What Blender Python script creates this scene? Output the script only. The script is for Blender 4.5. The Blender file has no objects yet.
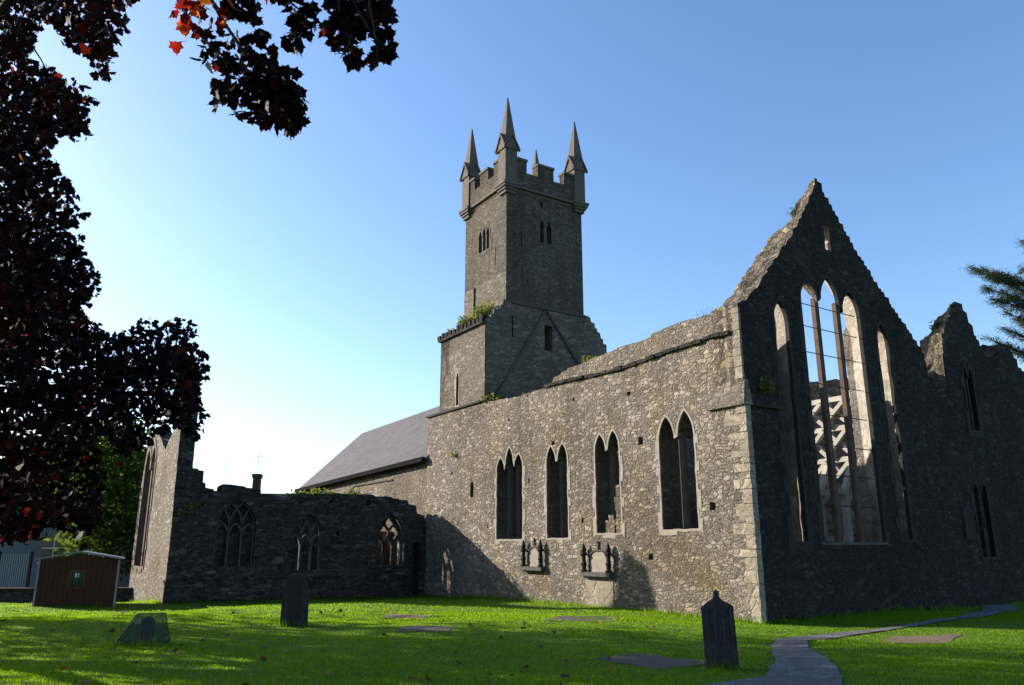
import bpy, bmesh, math, random
import numpy as np
from mathutils import Vector, Matrix
from mathutils.geometry import tessellate_polygon

R = math.radians
rng = random.Random(7)
nrg = np.random.default_rng(11)
scene = bpy.context.scene
col = scene.collection

# ------------------------------------------------------------------ camera
F_PX, EYE, PITCH = 781.0, 1.65, math.atan(206 / 781.0)
cam_d = bpy.data.cameras.new('camera')
cam_d.sensor_width = 36.0
cam_d.lens = F_PX / 1024 * 36.0
cam_d.clip_start = 0.1
cam_d.clip_end = 3000
cam = bpy.data.objects.new('camera', cam_d)
cam.location = (0, 0, EYE)
cam.rotation_euler = (R(90) + PITCH, 0, 0)
col.objects.link(cam)
scene.camera = cam

# ------------------------------------------------------------------ sky and sun
AZ = R(32.87)                                   # turn of the church against the camera
UX = Vector((-math.sin(AZ), math.cos(AZ), 0))   # along the long wall, away
VX = Vector((math.cos(AZ), math.sin(AZ), 0))    # along the east gable, to the right
SUN = (1.42 * UX - VX)
SUN.z = 0.69
SUN.normalize()
sun_el = math.asin(SUN.z)
world = bpy.data.worlds.new('World')
scene.world = world
world.use_nodes = True
wn = world.node_tree.nodes
bg = wn['Background']
sky = wn.new('ShaderNodeTexSky')
sky.sky_type = 'NISHITA'
sky.sun_disc = False
sky.sun_elevation = sun_el
sky.sun_rotation = math.atan2(SUN.x, SUN.y)
sky.air_density = 1.0
sky.dust_density = 1.0
sky.ozone_density = 2.2
sky.altitude = 0
hs = wn.new('ShaderNodeHueSaturation')
hs.inputs['Saturation'].default_value = 1.12
world.node_tree.links.new(sky.outputs[0], hs.inputs['Color'])
tint = wn.new('ShaderNodeMix')
tint.data_type = 'RGBA'
tint.blend_type = 'MULTIPLY'
tint.inputs[0].default_value = 1.0
tint.inputs[7].default_value = (0.955, 0.97, 1.03, 1)
world.node_tree.links.new(hs.outputs[0], tint.inputs[6])
world.node_tree.links.new(tint.outputs[2], bg.inputs[0])
bg.inputs[1].default_value = 0.125
sl = bpy.data.lights.new('sun', 'SUN')
sl.energy = 5.0
sl.angle = R(0.5)
sl.color = (1.0, 0.90, 0.79)
so = bpy.data.objects.new('sun', sl)
so.rotation_euler = SUN.to_track_quat('Z', 'Y').to_euler()
so.location = (-30, 20, 30)
col.objects.link(so)
vs = scene.view_settings
vs.view_transform = 'Standard'
vs.look = 'None'
vs.gamma = 1.0
vs.use_curve_mapping = False
vs.exposure = 1.15
scene.cycles.max_bounces = 6
scene.cycles.transparent_max_bounces = 8


# ------------------------------------------------------------------ materials
class NT:
    def __init__(s, name):
        s.m = bpy.data.materials.new(name)
        s.m.use_nodes = True
        s.t = s.m.node_tree
        s.b = s.t.nodes['Principled BSDF']
        s.b.inputs['Specular IOR Level'].default_value = 0.2

    def n(s, ty, **kw):
        nd = s.t.nodes.new(ty)
        for k, v in kw.items():
            if k.startswith('i_'):
                key = k[2:].replace('_', ' ')
                nd.inputs[key].default_value = v
            else:
                setattr(nd, k, v)
        return nd

    def l(s, a, b):
        s.t.links.new(a, b)

    def ramp(s, fac, stops, interp='LINEAR'):
        r = s.n('ShaderNodeValToRGB')
        cr = r.color_ramp
        cr.interpolation = interp
        while len(cr.elements) < len(stops):
            cr.elements.new(0.5)
        for e, (p, c) in zip(cr.elements, stops):
            e.position = p
            e.color = (c[0], c[1], c[2], 1)
        s.l(fac, r.inputs[0])
        return r.outputs[0]

    def mix(s, fac, a, b, mode='MIX'):
        m = s.n('ShaderNodeMix', data_type='RGBA', blend_type=mode)
        for sock, v in ((m.inputs[0], fac), (m.inputs[6], a), (m.inputs[7], b)):
            if hasattr(v, 'is_output'):
                s.l(v, sock)
            elif isinstance(v, (int, float)):
                sock.default_value = v
            else:
                sock.default_value = (v[0], v[1], v[2], 1)
        return m.outputs[2]

    def math(s, op, a, b=0.0):
        m = s.n('ShaderNodeMath', operation=op)
        for sock, v in ((m.inputs[0], a), (m.inputs[1], b)):
            if hasattr(v, 'is_output'):
                s.l(v, sock)
            else:
                sock.default_value = v
        return m.outputs[0]

    def mr(s, v, a, b, c=0.0, d=1.0):
        m = s.n('ShaderNodeMapRange')
        s.l(v, m.inputs[0])
        for i, x in enumerate((a, b, c, d)):
            m.inputs[i + 1].default_value = x
        return m.outputs[0]

    def noise(s, vec, scale, detail=4, rough=0.55):
        nd = s.n('ShaderNodeTexNoise')
        nd.inputs['Scale'].default_value = scale
        nd.inputs['Detail'].default_value = detail
        nd.inputs['Roughness'].default_value = rough
        if vec is not None:
            s.l(vec, nd.inputs['Vector'])
        return nd

    def bump(s, h, strength, dist):
        b = s.n('ShaderNodeBump')
        b.inputs['Strength'].default_value = strength
        b.inputs['Distance'].default_value = dist
        s.l(h, b.inputs['Height'])
        s.l(b.outputs[0], s.b.inputs['Normal'])


def stone(name, stops, mortar, scale=3.4, zs=1.7, mortar_w=0.05, bump=0.8, stain=0.5, lichen=0.25, dist=0.05, moss=0.0, ochre=0.0, streak=0.0):
    N = NT(name)
    tc = N.n('ShaderNodeTexCoord').outputs['Object']
    w = N.noise(tc, 2.3, 5, 0.65)
    w2 = N.n('ShaderNodeVectorMath', operation='MULTIPLY_ADD')
    N.l(w.outputs['Color'], w2.inputs[0])
    w2.inputs[1].default_value = (0.30, 0.30, 0.20)
    N.l(tc, w2.inputs[2])
    mp = N.n('ShaderNodeMapping')
    mp.inputs['Scale'].default_value = (1, 1, zs)
    N.l(w2.outputs[0], mp.inputs[0])
    big = N.noise(tc, 0.32, 4)

    def vor(sc, feat):
        v = N.n('ShaderNodeTexVoronoi', feature=feat)
        v.inputs['Scale'].default_value = sc
        v.inputs['Randomness'].default_value = 1.0
        N.l(mp.outputs[0], v.inputs['Vector'])
        return v
    fine = N.noise(tc, 17, 6, 0.72)
    med = N.noise(tc, 5.5, 6, 0.68)
    sel = N.noise(tc, 1.3, 3)

    def layer(sc):
        c = N.n('ShaderNodeSeparateColor')
        N.l(vor(sc, 'F1').outputs['Color'], c.inputs[0])
        return c, vor(sc, 'DISTANCE_TO_EDGE').outputs['Distance']
    ca, ea = layer(scale)
    cb, eb = layer(scale * 1.9)
    cc, ec = layer(scale * 3.4)
    # big stones with pinned smaller ones among them, in drifts
    pa = N.math('GREATER_THAN', N.math('ADD', ca.outputs[1], N.math('MULTIPLY', sel.outputs[0], 1.2)), 1.05)
    pb = N.math('GREATER_THAN', cb.outputs[1], 0.62)
    def fmix(f, a, b):
        m = N.n('ShaderNodeMix', data_type='FLOAT')
        for sock, v in ((m.inputs[0], f), (m.inputs[2], a), (m.inputs[3], b)):
            N.l(v, sock)
        return m.outputs[0]
    val = fmix(pa, ca.outputs[0], fmix(pb, cb.outputs[0], cc.outputs[0]))
    hgt = fmix(pa, ca.outputs[2], fmix(pb, cb.outputs[2], cc.outputs[2]))
    e2 = N.math('MINIMUM', fmix(pb, N.math('MULTIPLY', eb, 1.5), N.math('MULTIPLY', ec, 2.4)), N.math('MULTIPLY', eb, 1.5))
    ed = fmix(pa, ea, N.math('MINIMUM', e2, ea))
    base = N.ramp(val, stops)
    wig = N.math('ADD', ed, N.math('MULTIPLY', N.math('SUBTRACT', fine.outputs[0], 0.5), mortar_w * 2.6))
    wig = N.math('ADD', wig, N.math('MULTIPLY', N.math('SUBTRACT', med.outputs[0], 0.5), mortar_w * 1.6))
    mask = N.mr(wig, mortar_w * 0.1, mortar_w * 1.3)
    c = N.mix(N.mr(fine.outputs[0], 0.3, 0.7, 0, 1), N.mix(1, base, (0.60, 0.60, 0.60), 'MULTIPLY'), N.mix(1, base, (1.12, 1.12, 1.12), 'MULTIPLY'))
    c = N.mix(N.mr(med.outputs[0], 0.35, 0.7, 0, .55), c, N.mix(1, c, (0.66, 0.63, 0.58), 'MULTIPLY'))
    mc = N.mix(N.mr(med.outputs[0], 0.40, 0.58), mortar, tuple(x * 0.62 for x in mortar))
    c = N.mix(mask, mc, c)
    st = N.mr(big.outputs[0], 0.40, 0.64)
    c = N.mix(N.math('MULTIPLY', st, stain), c, N.mix(1, c, (0.46, 0.43, 0.40), 'MULTIPLY'))
    li = N.mr(N.noise(tc, 2.6, 8, 0.78).outputs[0], 0.56, 0.64)
    c = N.mix(N.math('MULTIPLY', li, lichen), c, N.mix(1, c, (1.75, 1.72, 1.62), 'MULTIPLY'))
    if moss:
        mo = N.mr(N.noise(tc, 0.9, 7, 0.72).outputs[0], 0.55, 0.66)
        c = N.mix(N.math('MULTIPLY', mo, moss), c, (0.16, 0.13, 0.05))
    if ochre:
        oc = N.mr(N.noise(tc, 0.55, 5, 0.6).outputs[0], 0.50, 0.64)
        c = N.mix(N.math('MULTIPLY', oc, ochre), c, N.mix(1, c, (1.08, 0.97, 0.72), 'MULTIPLY'))
    if streak:
        ms = N.n('ShaderNodeMapping')
        ms.inputs['Scale'].default_value = (1.6, 1.6, 0.16)
        N.l(tc, ms.inputs[0])
        sk = N.mr(N.noise(ms.outputs[0], 1.0, 5, 0.6).outputs[0], 0.50, 0.68)
        c = N.mix(N.math('MULTIPLY', sk, streak), c, N.mix(1, c, (0.48, 0.45, 0.42), 'MULTIPLY'))
    N.l(c, N.b.inputs['Base Color'])
    N.b.inputs['Roughness'].default_value = 0.95
    h = N.math('ADD', N.math('MULTIPLY', N.mr(wig, 0, mortar_w * 3.2), 0.75),
               N.math('ADD', N.math('MULTIPLY', med.outputs[0], 1.1),
                      N.math('ADD', N.math('MULTIPLY', fine.outputs[0], 0.5), N.math('MULTIPLY', hgt, 0.8))))
    N.bump(h, bump, dist)
    return N.m


def plain(name, colr, rough=0.9, var=0.35, scale=5.0, bump=0.3, dist=0.01, metal=0.0, spec=0.2, second=None):
    N = NT(name)
    tc = N.n('ShaderNodeTexCoord').outputs['Object']
    a = N.noise(tc, scale, 6, 0.65)
    b = N.noise(tc, scale * 0.22, 3)
    dark = second or tuple(x * (1 - var) for x in colr)
    c = N.mix(N.mr(a.outputs[0], 0.3, 0.7), dark, colr)
    c = N.mix(N.mr(b.outputs[0], 0.35, 0.7, 0, var), c, tuple(x * 0.6 for x in colr))
    N.l(c, N.b.inputs['Base Color'])
    N.b.inputs['Roughness'].default_value = rough
    N.b.inputs['Metallic'].default_value = metal
    N.b.inputs['Specular IOR Level'].default_value = spec
    N.bump(a.outputs[0], bump, dist)
    return N.m


def leaf_mat(name, stops, trans, tmix=0.45, rough=0.55, scale=9.0):
    N = NT(name)
    g = N.n('ShaderNodeNewGeometry')
    base = N.ramp(g.outputs['Random Per Island'], stops)
    N.l(base, N.b.inputs['Base Color'])
    N.b.inputs['Roughness'].default_value = rough
    N.b.inputs['Specular IOR Level'].default_value = 0.08
    tr = N.n('ShaderNodeBsdfTranslucent')
    tcol = N.ramp(g.outputs['Random Per Island'], trans)
    N.l(tcol, tr.inputs[0])
    ms = N.n('ShaderNodeMixShader')
    ms.inputs[0].default_value = tmix
    N.l(N.b.outputs[0], ms.inputs[1])
    N.l(tr.outputs[0], ms.inputs[2])
    N.l(ms.outputs[0], N.t.nodes['Material Output'].inputs[0])
    return N.m


M = {}
M['rubble'] = stone('limestone_rubble', [(0, (0.155, 0.135, 0.11)), (0.25, (0.25, 0.219, 0.178)), (0.6, (0.315, 0.278, 0.227)),
                                         (0.88, (0.37, 0.331, 0.275)), (1, (0.46, 0.42, 0.36))], (0.225, 0.194, 0.15), 5.0, 1.95,
                    0.055, 1.0, 0.55, 0.28, 0.045, 0.5, ochre=0.45, streak=0.3)
M['dark_rubble'] = stone('shade_toned_rubble', [(0, (0.020, 0.018, 0.016)), (0.4, (0.035, 0.0315, 0.027)), (0.75, (0.050, 0.0455, 0.039)),
                                              (1, (0.078, 0.072, 0.063))], (0.038, 0.034, 0.029), 4.6, 2.0, 0.05, 0.9, 0.55, 0.6, 0.04, 0.2, streak=0.4)  # same stone as the sunlit rubble, colour darkened to stand for shade
M['transept_stone'] = stone('coursed_shade_toned_stone', [(0, (0.028, 0.0265, 0.0255)), (0.4, (0.055, 0.052, 0.049)), (0.75, (0.088, 0.083, 0.078)),
                                                   (1, (0.17, 0.162, 0.154))], (0.068, 0.064, 0.059), 3.2, 2.6, 0.05, 0.8, 0.55, 0.8, 0.04, 0.1)  # coursed stone with the shade of the transept put into its colour
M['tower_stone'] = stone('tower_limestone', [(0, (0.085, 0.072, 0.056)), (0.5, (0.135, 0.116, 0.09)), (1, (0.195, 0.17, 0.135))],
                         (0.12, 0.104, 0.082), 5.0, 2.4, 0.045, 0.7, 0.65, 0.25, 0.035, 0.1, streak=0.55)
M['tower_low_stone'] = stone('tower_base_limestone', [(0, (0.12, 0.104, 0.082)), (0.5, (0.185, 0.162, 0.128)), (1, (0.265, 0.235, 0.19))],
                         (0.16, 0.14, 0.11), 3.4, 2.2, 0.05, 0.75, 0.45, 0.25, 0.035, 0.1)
M['rake_stone'] = stone('sunlit_rim_rubble', [(0, (0.10, 0.086, 0.066)), (0.3, (0.19, 0.163, 0.126)), (0.7, (0.26, 0.226, 0.175)), (1, (0.36, 0.32, 0.255))], (0.16, 0.135, 0.1), 4.4, 1.5, 0.06, 1.0, 0.6, 0.25, 0.05, 0.5, ochre=0.4)  # lit copy of the gable stone, paler where the sun strikes the rim
M['jamb_stone'] = stone('pale_jamb_stone', [(0, (0.27, 0.245, 0.205)), (0.5, (0.34, 0.312, 0.265)), (1, (0.44, 0.41, 0.355))],
                         (0.30, 0.26, 0.2), 2.2, 1.5, 0.04, 0.5, 0.4, 0.2, 0.03, 0.25)
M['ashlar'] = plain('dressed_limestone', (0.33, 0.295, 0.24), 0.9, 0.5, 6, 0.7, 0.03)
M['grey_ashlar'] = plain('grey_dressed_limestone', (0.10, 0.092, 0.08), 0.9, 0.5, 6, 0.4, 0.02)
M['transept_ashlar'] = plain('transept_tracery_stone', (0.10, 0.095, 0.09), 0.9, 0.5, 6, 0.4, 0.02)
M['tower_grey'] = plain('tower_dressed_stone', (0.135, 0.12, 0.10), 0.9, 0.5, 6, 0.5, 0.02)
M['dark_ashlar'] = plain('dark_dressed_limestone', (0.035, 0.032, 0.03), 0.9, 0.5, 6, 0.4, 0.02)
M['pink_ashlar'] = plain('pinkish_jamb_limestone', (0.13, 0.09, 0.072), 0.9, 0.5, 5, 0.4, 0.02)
M['quoin'] = stone('quoin_stone', [(0, (0.24, 0.21, 0.165)), (0.5, (0.32, 0.28, 0.22)), (1, (0.42, 0.37, 0.30))], (0.3, .26, .2), 1.6, 1.2, .02, .7, .5, .3, .03, .3)
M['panel'] = plain('white_weathered_marble', (0.29, 0.26, 0.215), 0.8, 0.45, 7, 0.3, 0.01)
M['black_stone'] = plain('black_limestone', (0.018, 0.018, 0.02), 0.7, 0.4, 8, 0.3, 0.01)
M['grave_dark'] = plain('lichened_gravestone', (0.055, 0.054, 0.052), 0.9, 0.5, 9, 1.0, 0.03, second=(0.016, 0.016, 0.017))
M['grave_pale'] = plain('pale_gravestone', (0.26, 0.25, 0.23), 0.9, 0.5, 6, 0.5, 0.02)
M['slab'] = plain('worn_ledger_stone', (0.115, 0.10, 0.08), 0.9, 0.5, 3, 0.4, 0.01)
M['earth'] = plain('bare_earth', (0.17, 0.125, 0.08), 1.0, 0.4, 6, 0.6, 0.02)
M['hole'] = plain('hole_dark', (0.02, 0.018, 0.016), 1.0, 0.3, 5, 0.2)
M['iron'] = plain('rusty_iron', (0.05, 0.03, 0.022), 0.7, 0.5, 20, 0.3, 0.003, 0.3)
M['black_iron'] = plain('black_painted_iron', (0.012, 0.012, 0.013), 0.5, 0.3, 20, 0.2, 0.003, 0.0, 0.4)
M['timber'] = plain('pale_sawn_timber', (0.44, 0.405, 0.35), 0.85, 0.35, 6, 0.3, 0.008)
M['rust_board'] = plain('rusty_board', (0.16, 0.07, 0.035), 0.9, 0.4, 5, 0.3, 0.01)
M['house'] = plain('pale_render', (0.17, 0.18, 0.20), 0.9, 0.15, 1.2, 0.2, 0.01)
M['white'] = plain('white_paint', (0.72, 0.72, 0.70), 0.6, 0.12, 3, 0.1)
M['brick'] = plain('dark_brick', (0.10, 0.06, 0.045), 0.9, 0.4, 8, 0.4, 0.01)
M['bark'] = plain('grey_bark', (0.03, 0.024, 0.02), 0.95, 0.5, 9, 0.9, 0.03)
M['gutter'] = plain('dull_black_gutter', (0.015, 0.015, 0.016), 1.0, 0.3, 8, 0.2, 0.003, 0.0, 0.02)
M['galv'] = plain('grey_galvanised_steel', (0.24, 0.27, 0.31), 0.5, 0.2, 6, 0.1, 0.004, 0.4, 0.4)
M['glass'] = plain('window_glass', (0.02, 0.025, 0.03), 0.08, 0.2, 2, 0.0, 0.001, 0.0, 0.6)
M['sign'] = plain('yellowed_card', (0.62, 0.52, 0.22), 0.7, 0.15, 10, 0.05)


def slate_mat():
    N = NT('slate_roofing')
    tc = N.n('ShaderNodeTexCoord').outputs['UV']
    br = N.n('ShaderNodeTexBrick')
    br.inputs['Scale'].default_value = 1.0
    br.inputs['Brick Width'].default_value = 0.3
    br.inputs['Row Height'].default_value = 0.22
    br.inputs['Mortar Size'].default_value = 0.014
    br.inputs['Color1'].default_value = (0.088, 0.086, 0.090, 1)
    br.inputs['Color2'].default_value = (0.120, 0.116, 0.121, 1)
    br.inputs['Mortar'].default_value = (0.03, 0.028, 0.03, 1)
    N.l(tc, br.inputs[0])
    nz = N.noise(tc, 0.7, 4)
    c = N.mix(N.mr(nz.outputs[0], 0.35, 0.7, 0, 0.4), br.outputs[0], (0.12, 0.111, 0.112))
    N.l(c, N.b.inputs['Base Color'])
    N.b.inputs['Roughness'].default_value = 0.9
    N.b.inputs['Specular IOR Level'].default_value = 0.1
    N.bump(br.outputs['Fac'], -0.6, 0.015)
    return N.m


M['slate'] = slate_mat()


def ground_mat():
    N = NT('turf_soil')
    tc = N.n('ShaderNodeTexCoord').outputs['Object']
    a = N.noise(tc, 0.6, 4)
    b = N.noise(tc, 22, 5, 0.7)
    c3 = N.noise(tc, 5, 5, 0.7)
    c = N.mix(N.mr(b.outputs[0], 0.3, 0.7), (0.035, 0.08, 0.005), (0.07, 0.135, 0.007))
    c = N.mix(N.mr(a.outputs[0], 0.35, 0.68, 0, 0.6), c, (0.075, 0.115, 0.008))
    c = N.mix(N.mr(c3.outputs[0], 0.6, 0.72, 0, 0.5), c, (0.06, 0.055, 0.02))
    N.l(c, N.b.inputs['Base Color'])
    N.b.inputs['Roughness'].default_value = 1.0
    N.bump(b.outputs[0], 0.8, 0.03)
    return N.m


M['ground'] = ground_mat()


def path_mat():
    N = NT('worn_asphalt')
    tc = N.n('ShaderNodeTexCoord').outputs['Object']
    v = N.n('ShaderNodeTexVoronoi')
    v.inputs['Scale'].default_value = 45
    N.l(tc, v.inputs['Vector'])
    nz = N.noise(tc, 2.0, 6, 0.7)
    n2 = N.noise(tc, 9.0, 6, 0.7)
    sp = N.n('ShaderNodeSeparateColor')
    N.l(v.outputs['Color'], sp.inputs[0])
    c = N.ramp(sp.outputs[0], [(0, (0.07, 0.07, 0.075)), (0.6, (0.13, 0.13, 0.138)), (1, (0.24, 0.235, 0.235))])
    c = N.mix(N.mr(nz.outputs[0], 0.38, 0.62, 0, 0.85), c, (0.075, 0.068, 0.06))
    c = N.mix(N.mr(n2.outputs[0], 0.58, 0.68, 0, 0.7), c, (0.05, 0.06, 0.02))
    N.l(c, N.b.inputs['Base Color'])
    N.b.inputs['Roughness'].default_value = 0.9
    N.bump(v.outputs['Distance'], 0.4, 0.01)
    return N.m


M['path'] = path_mat()
M['grass'] = leaf_mat('grass_blade', [(0, (0.026, 0.066, 0.003)), (0.6, (0.048, 0.105, 0.004)), (0.95, (0.085, 0.13, 0.007)), (1, (0.15, 0.13, 0.03))],
                      [(0, (0.17, 0.36, 0.004)), (0.7, (0.26, 0.46, 0.006)), (1, (0.38, 0.48, 0.014))], 0.58, 0.5)
M['maple'] = leaf_mat('copper_maple_leaf', [(0, (0.006, 0.004, 0.004)), (0.9, (0.011, 0.005, 0.005)), (0.985, (0.02, 0.006, 0.005)), (1, (0.09, 0.022, 0.006))],
                      [(0, (0.002, 0.0006, 0.0006)), (0.90, (0.004, 0.0007, 0.0007)), (0.975, (0.012, 0.0015, 0.001)), (0.994, (0.18, 0.016, 0.006)), (1, (0.4, 0.12, 0.02))], 0.5, 0.6)
M['red_maple'] = leaf_mat('red_maple_leaf', [(0, (0.03, 0.006, 0.005)), (0.7, (0.08, 0.013, 0.008)), (1, (0.2, 0.05, 0.015))],
                          [(0, (0.08, 0.006, 0.005)), (0.6, (0.35, 0.02, 0.01)), (1, (0.65, 0.17, 0.02))], 0.6, 0.5)
M['green_leaf'] = leaf_mat('green_leaf', [(0, (0.03, 0.06, 0.012)), (0.7, (0.05, 0.09, 0.015)), (1, (0.09, 0.12, 0.02))],
                           [(0, (0.06, 0.12, 0.012)), (1, (0.16, 0.22, 0.03))], 0.4)
M['cedar'] = leaf_mat('cedar_needles', [(0, (0.02, 0.035, 0.016)), (0.7, (0.035, 0.055, 0.022)), (1, (0.06, 0.075, 0.025))],
                      [(0, (0.02, 0.04, 0.01)), (1, (0.06, 0.08, 0.02))], 0.25)
M['weed'] = leaf_mat('wall_weed_leaf', [(0, (0.05, 0.09, 0.015)), (0.6, (0.09, 0.125, 0.02)), (1, (0.20, 0.17, 0.06))],
                     [(0, (0.14, 0.22, 0.02)), (1, (0.30, 0.28, 0.06))], 0.45)
M['dry'] = leaf_mat('dry_stem', [(0, (0.10, 0.085, 0.05)), (1, (0.22, 0.19, 0.11))], [(0, (0.12, 0.10, 0.04)), (1, (0.2, 0.17, 0.08))], 0.3)
M['litter'] = leaf_mat('fallen_leaf', [(0, (0.035, 0.02, 0.012)), (0.6, (0.09, 0.035, 0.015)), (1, (0.30, 0.15, 0.06))],
                       [(0, (0.05, 0.02, 0.01)), (1, (0.2, 0.06, 0.02))], 0.2)


# ------------------------------------------------------------------ helpers
def tag(o, label=None, cat=None, group=None, kind=None):
    for k, v in (('label', label), ('category', cat), ('group', group), ('kind', kind)):
        if v:
            o[k] = v
    return o


def mesh_obj(name, verts, faces, mat, parent=None, smooth=False, recalc=True, uvs=None):
    me = bpy.data.meshes.new(name)
    me.from_pydata([tuple(v) for v in verts], [], faces)
    if recalc:
        bm = bmesh.new()
        bm.from_mesh(me)
        bmesh.ops.recalc_face_normals(bm, faces=bm.faces)
        bm.to_mesh(me)
        bm.free()
    if smooth:
        me.polygons.foreach_set('use_smooth', [True] * len(me.polygons))
    if uvs is not None:
        ul = me.uv_layers.new(name='UVMap')
        for lp in me.loops:
            ul.data[lp.index].uv = uvs[lp.vertex_index]
    me.materials.append(mat)
    o = bpy.data.objects.new(name, me)
    col.objects.link(o)
    if parent is not None:
        o.parent = parent
    return o


def raw_mesh(name, V, nper, mat, parent=None):
    """V: (n, nper, 3) array of separate flat polygons"""
    n = V.shape[0]
    me = bpy.data.meshes.new(name)
    me.vertices.add(n * nper)
    me.vertices.foreach_set('co', np.ascontiguousarray(V.reshape(-1), dtype=np.float32))
    me.loops.add(n * nper)
    me.loops.foreach_set('vertex_index', np.arange(n * nper, dtype=np.int32))
    me.polygons.add(n)
    me.polygons.foreach_set('loop_start', np.arange(0, n * nper, nper, dtype=np.int32))
    me.polygons.foreach_set('loop_total', np.full(n, nper, dtype=np.int32))
    me.update(calc_edges=True)
    me.materials.append(mat)
    o = bpy.data.objects.new(name, me)
    col.objects.link(o)
    if parent is not None:
        o.parent = parent
    return o


class MB:
    def __init__(s):
        s.v = []
        s.f = []

    def add(s, vs_, fs):
        k = len(s.v)
        s.v += [Vector(v) for v in vs_]
        s.f += [tuple(i + k for i in f) for f in fs]

    def box(s, a, b, jit=0.0):
        x0, y0, z0 = a
        x1, y1, z1 = b
        P = [(x0, y0, z0), (x1, y0, z0), (x1, y1, z0), (x0, y1, z0), (x0, y0, z1), (x1, y0, z1), (x1, y1, z1), (x0, y1, z1)]
        if jit:
            P = [tuple(c + rng.uniform(-jit, jit) for c in p) for p in P]
        s.add(P, [(3, 2, 1, 0), (4, 5, 6, 7), (0, 1, 5, 4), (1, 2, 6, 5), (2, 3, 7, 6), (3, 0, 4, 7)])

    def beam(s, a, b, w, h, up=(0, 0, 1)):
        a, b = Vector(a), Vector(b)
        d = (b - a).normalized()
        upv = Vector(up)
        if abs(d.dot(upv)) > 0.95:
            upv = Vector((1, 0, 0))
        x = d.cross(upv).normalized()
        y = x.cross(d).normalized()
        P = [p + x * (i * w / 2) + y * (j * h / 2) for p in (a, b) for i, j in ((-1, -1), (1, -1), (1, 1), (-1, 1))]
        s.add(P, [(3, 2, 1, 0), (4, 5, 6, 7), (0, 1, 5, 4), (1, 2, 6, 5), (2, 3, 7, 6), (3, 0, 4, 7)])

    def strip(s, pts, D, w, dep, S, Z):
        """a bar of square section swept along pts in the plane S,Z; D is the depth axis"""
        n = len(pts)
        rings = []
        for i, p in enumerate(pts):
            t = (pts[min(i + 1, n - 1)] - pts[max(i - 1, 0)]).normalized()
            nn = D.cross(t).normalized()
            rings.append([p + nn * (w / 2), p - nn * (w / 2), p - nn * (w / 2) + D * dep, p + nn * (w / 2) + D * dep])
        vs_ = [q for r in rings for q in r]
        fs = []
        for i in range(n - 1):
            for j in range(4):
                fs.append((i * 4 + j, i * 4 + (j + 1) % 4, i * 4 + 4 + (j + 1) % 4, i * 4 + 4 + j))
        fs += [(3, 2, 1, 0), tuple(4 * (n - 1) + j for j in range(4))]
        s.add(vs_, fs)

    def tube(s, pts, rad, n=8):
        pts = [Vector(p) for p in pts]
        vs_, fs = [], []
        m = len(pts)
        ref = Vector((0.31, 0.2, 0.93))
        for i, p in enumerate(pts):
            t = (pts[min(i + 1, m - 1)] - pts[max(i - 1, 0)]).normalized()
            x = t.cross(ref)
            if x.length < 0.05:
                x = t.cross(Vector((1, 0, 0)))
            x.normalize()
            y = t.cross(x)
            r = rad[i] if isinstance(rad, (list, tuple)) else rad
            for k in range(n):
                a = 2 * math.pi * k / n
                vs_.append(p + (x * math.cos(a) + y * math.sin(a)) * r)
        for i in range(m - 1):
            for k in range(n):
                fs.append((i * n + k, i * n + (k + 1) % n, i * n + n + (k + 1) % n, i * n + n + k))
        fs += [tuple(range(n - 1, -1, -1)), tuple(range((m - 1) * n, m * n))]
        s.add(vs_, fs)

    def lathe(s, c, prof, n=12):
        c = Vector(c)
        vs_, fs = [], []
        for r, z in prof:
            for k in range(n):
                a = 2 * math.pi * k / n
                vs_.append(c + Vector((r * math.cos(a), r * math.sin(a), z)))
        for i in range(len(prof) - 1):
            for k in range(n):
                fs.append((i * n + k, i * n + (k + 1) % n, i * n + n + (k + 1) % n, i * n + n + k))
        fs += [tuple(range(n - 1, -1, -1)), tuple(range((len(prof) - 1) * n, len(prof) * n))]
        s.add(vs_, fs)

    def build(s, name, mat, parent=None, smooth=False):
        return mesh_obj(name, s.v, s.f, mat, parent, smooth)


class Frame:
    """a plane in a thing's own axes: s along, z up, d into the wall"""
    def __init__(s, O, S, D):
        s.O, s.S, s.D = Vector(O), Vector(S), Vector(D)
        s.Z = Vector((0, 0, 1))

    def p(s, a, z, d=0.0):
        return s.O + s.S * a + s.Z * z + s.D * d


CORNER = Vector((5.8, 19.19, 0))     # the near corner of the church on the grass


class Site:
    """an Empty at (u, v) of the church grid; parts are given in u, v, z"""
    def __init__(s, name, u, v, label, cat, group=None, z=0.0):
        s.u, s.v = u, v
        s.z = z
        o = bpy.data.objects.new(name, None)
        col.objects.link(o)
        o.location = CORNER + UX * u + VX * v + Vector((0, 0, z))
        o.rotation_euler = (0, 0, AZ)
        o.empty_display_size = 0.3
        s.o = tag(o, label, cat, group)

    def P(s, u, v, z):
        return Vector((v - s.v, u - s.u, z - s.z))

    def wall_u(s, v, flip=1):          # a wall along u, its face at v, depth towards +v
        return Frame((v - s.v, -s.u, -s.z), (0, 1, 0), (flip, 0, 0))

    def wall_v(s, u, flip=1):          # a wall along v, its face at u, depth towards +u
        return Frame((-s.v, u - s.u, -s.z), (1, 0, 0), (0, flip, 0))


def W(u, v, z=0.0):
    return CORNER + UX * u + VX * v + Vector((0, 0, z))


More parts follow.
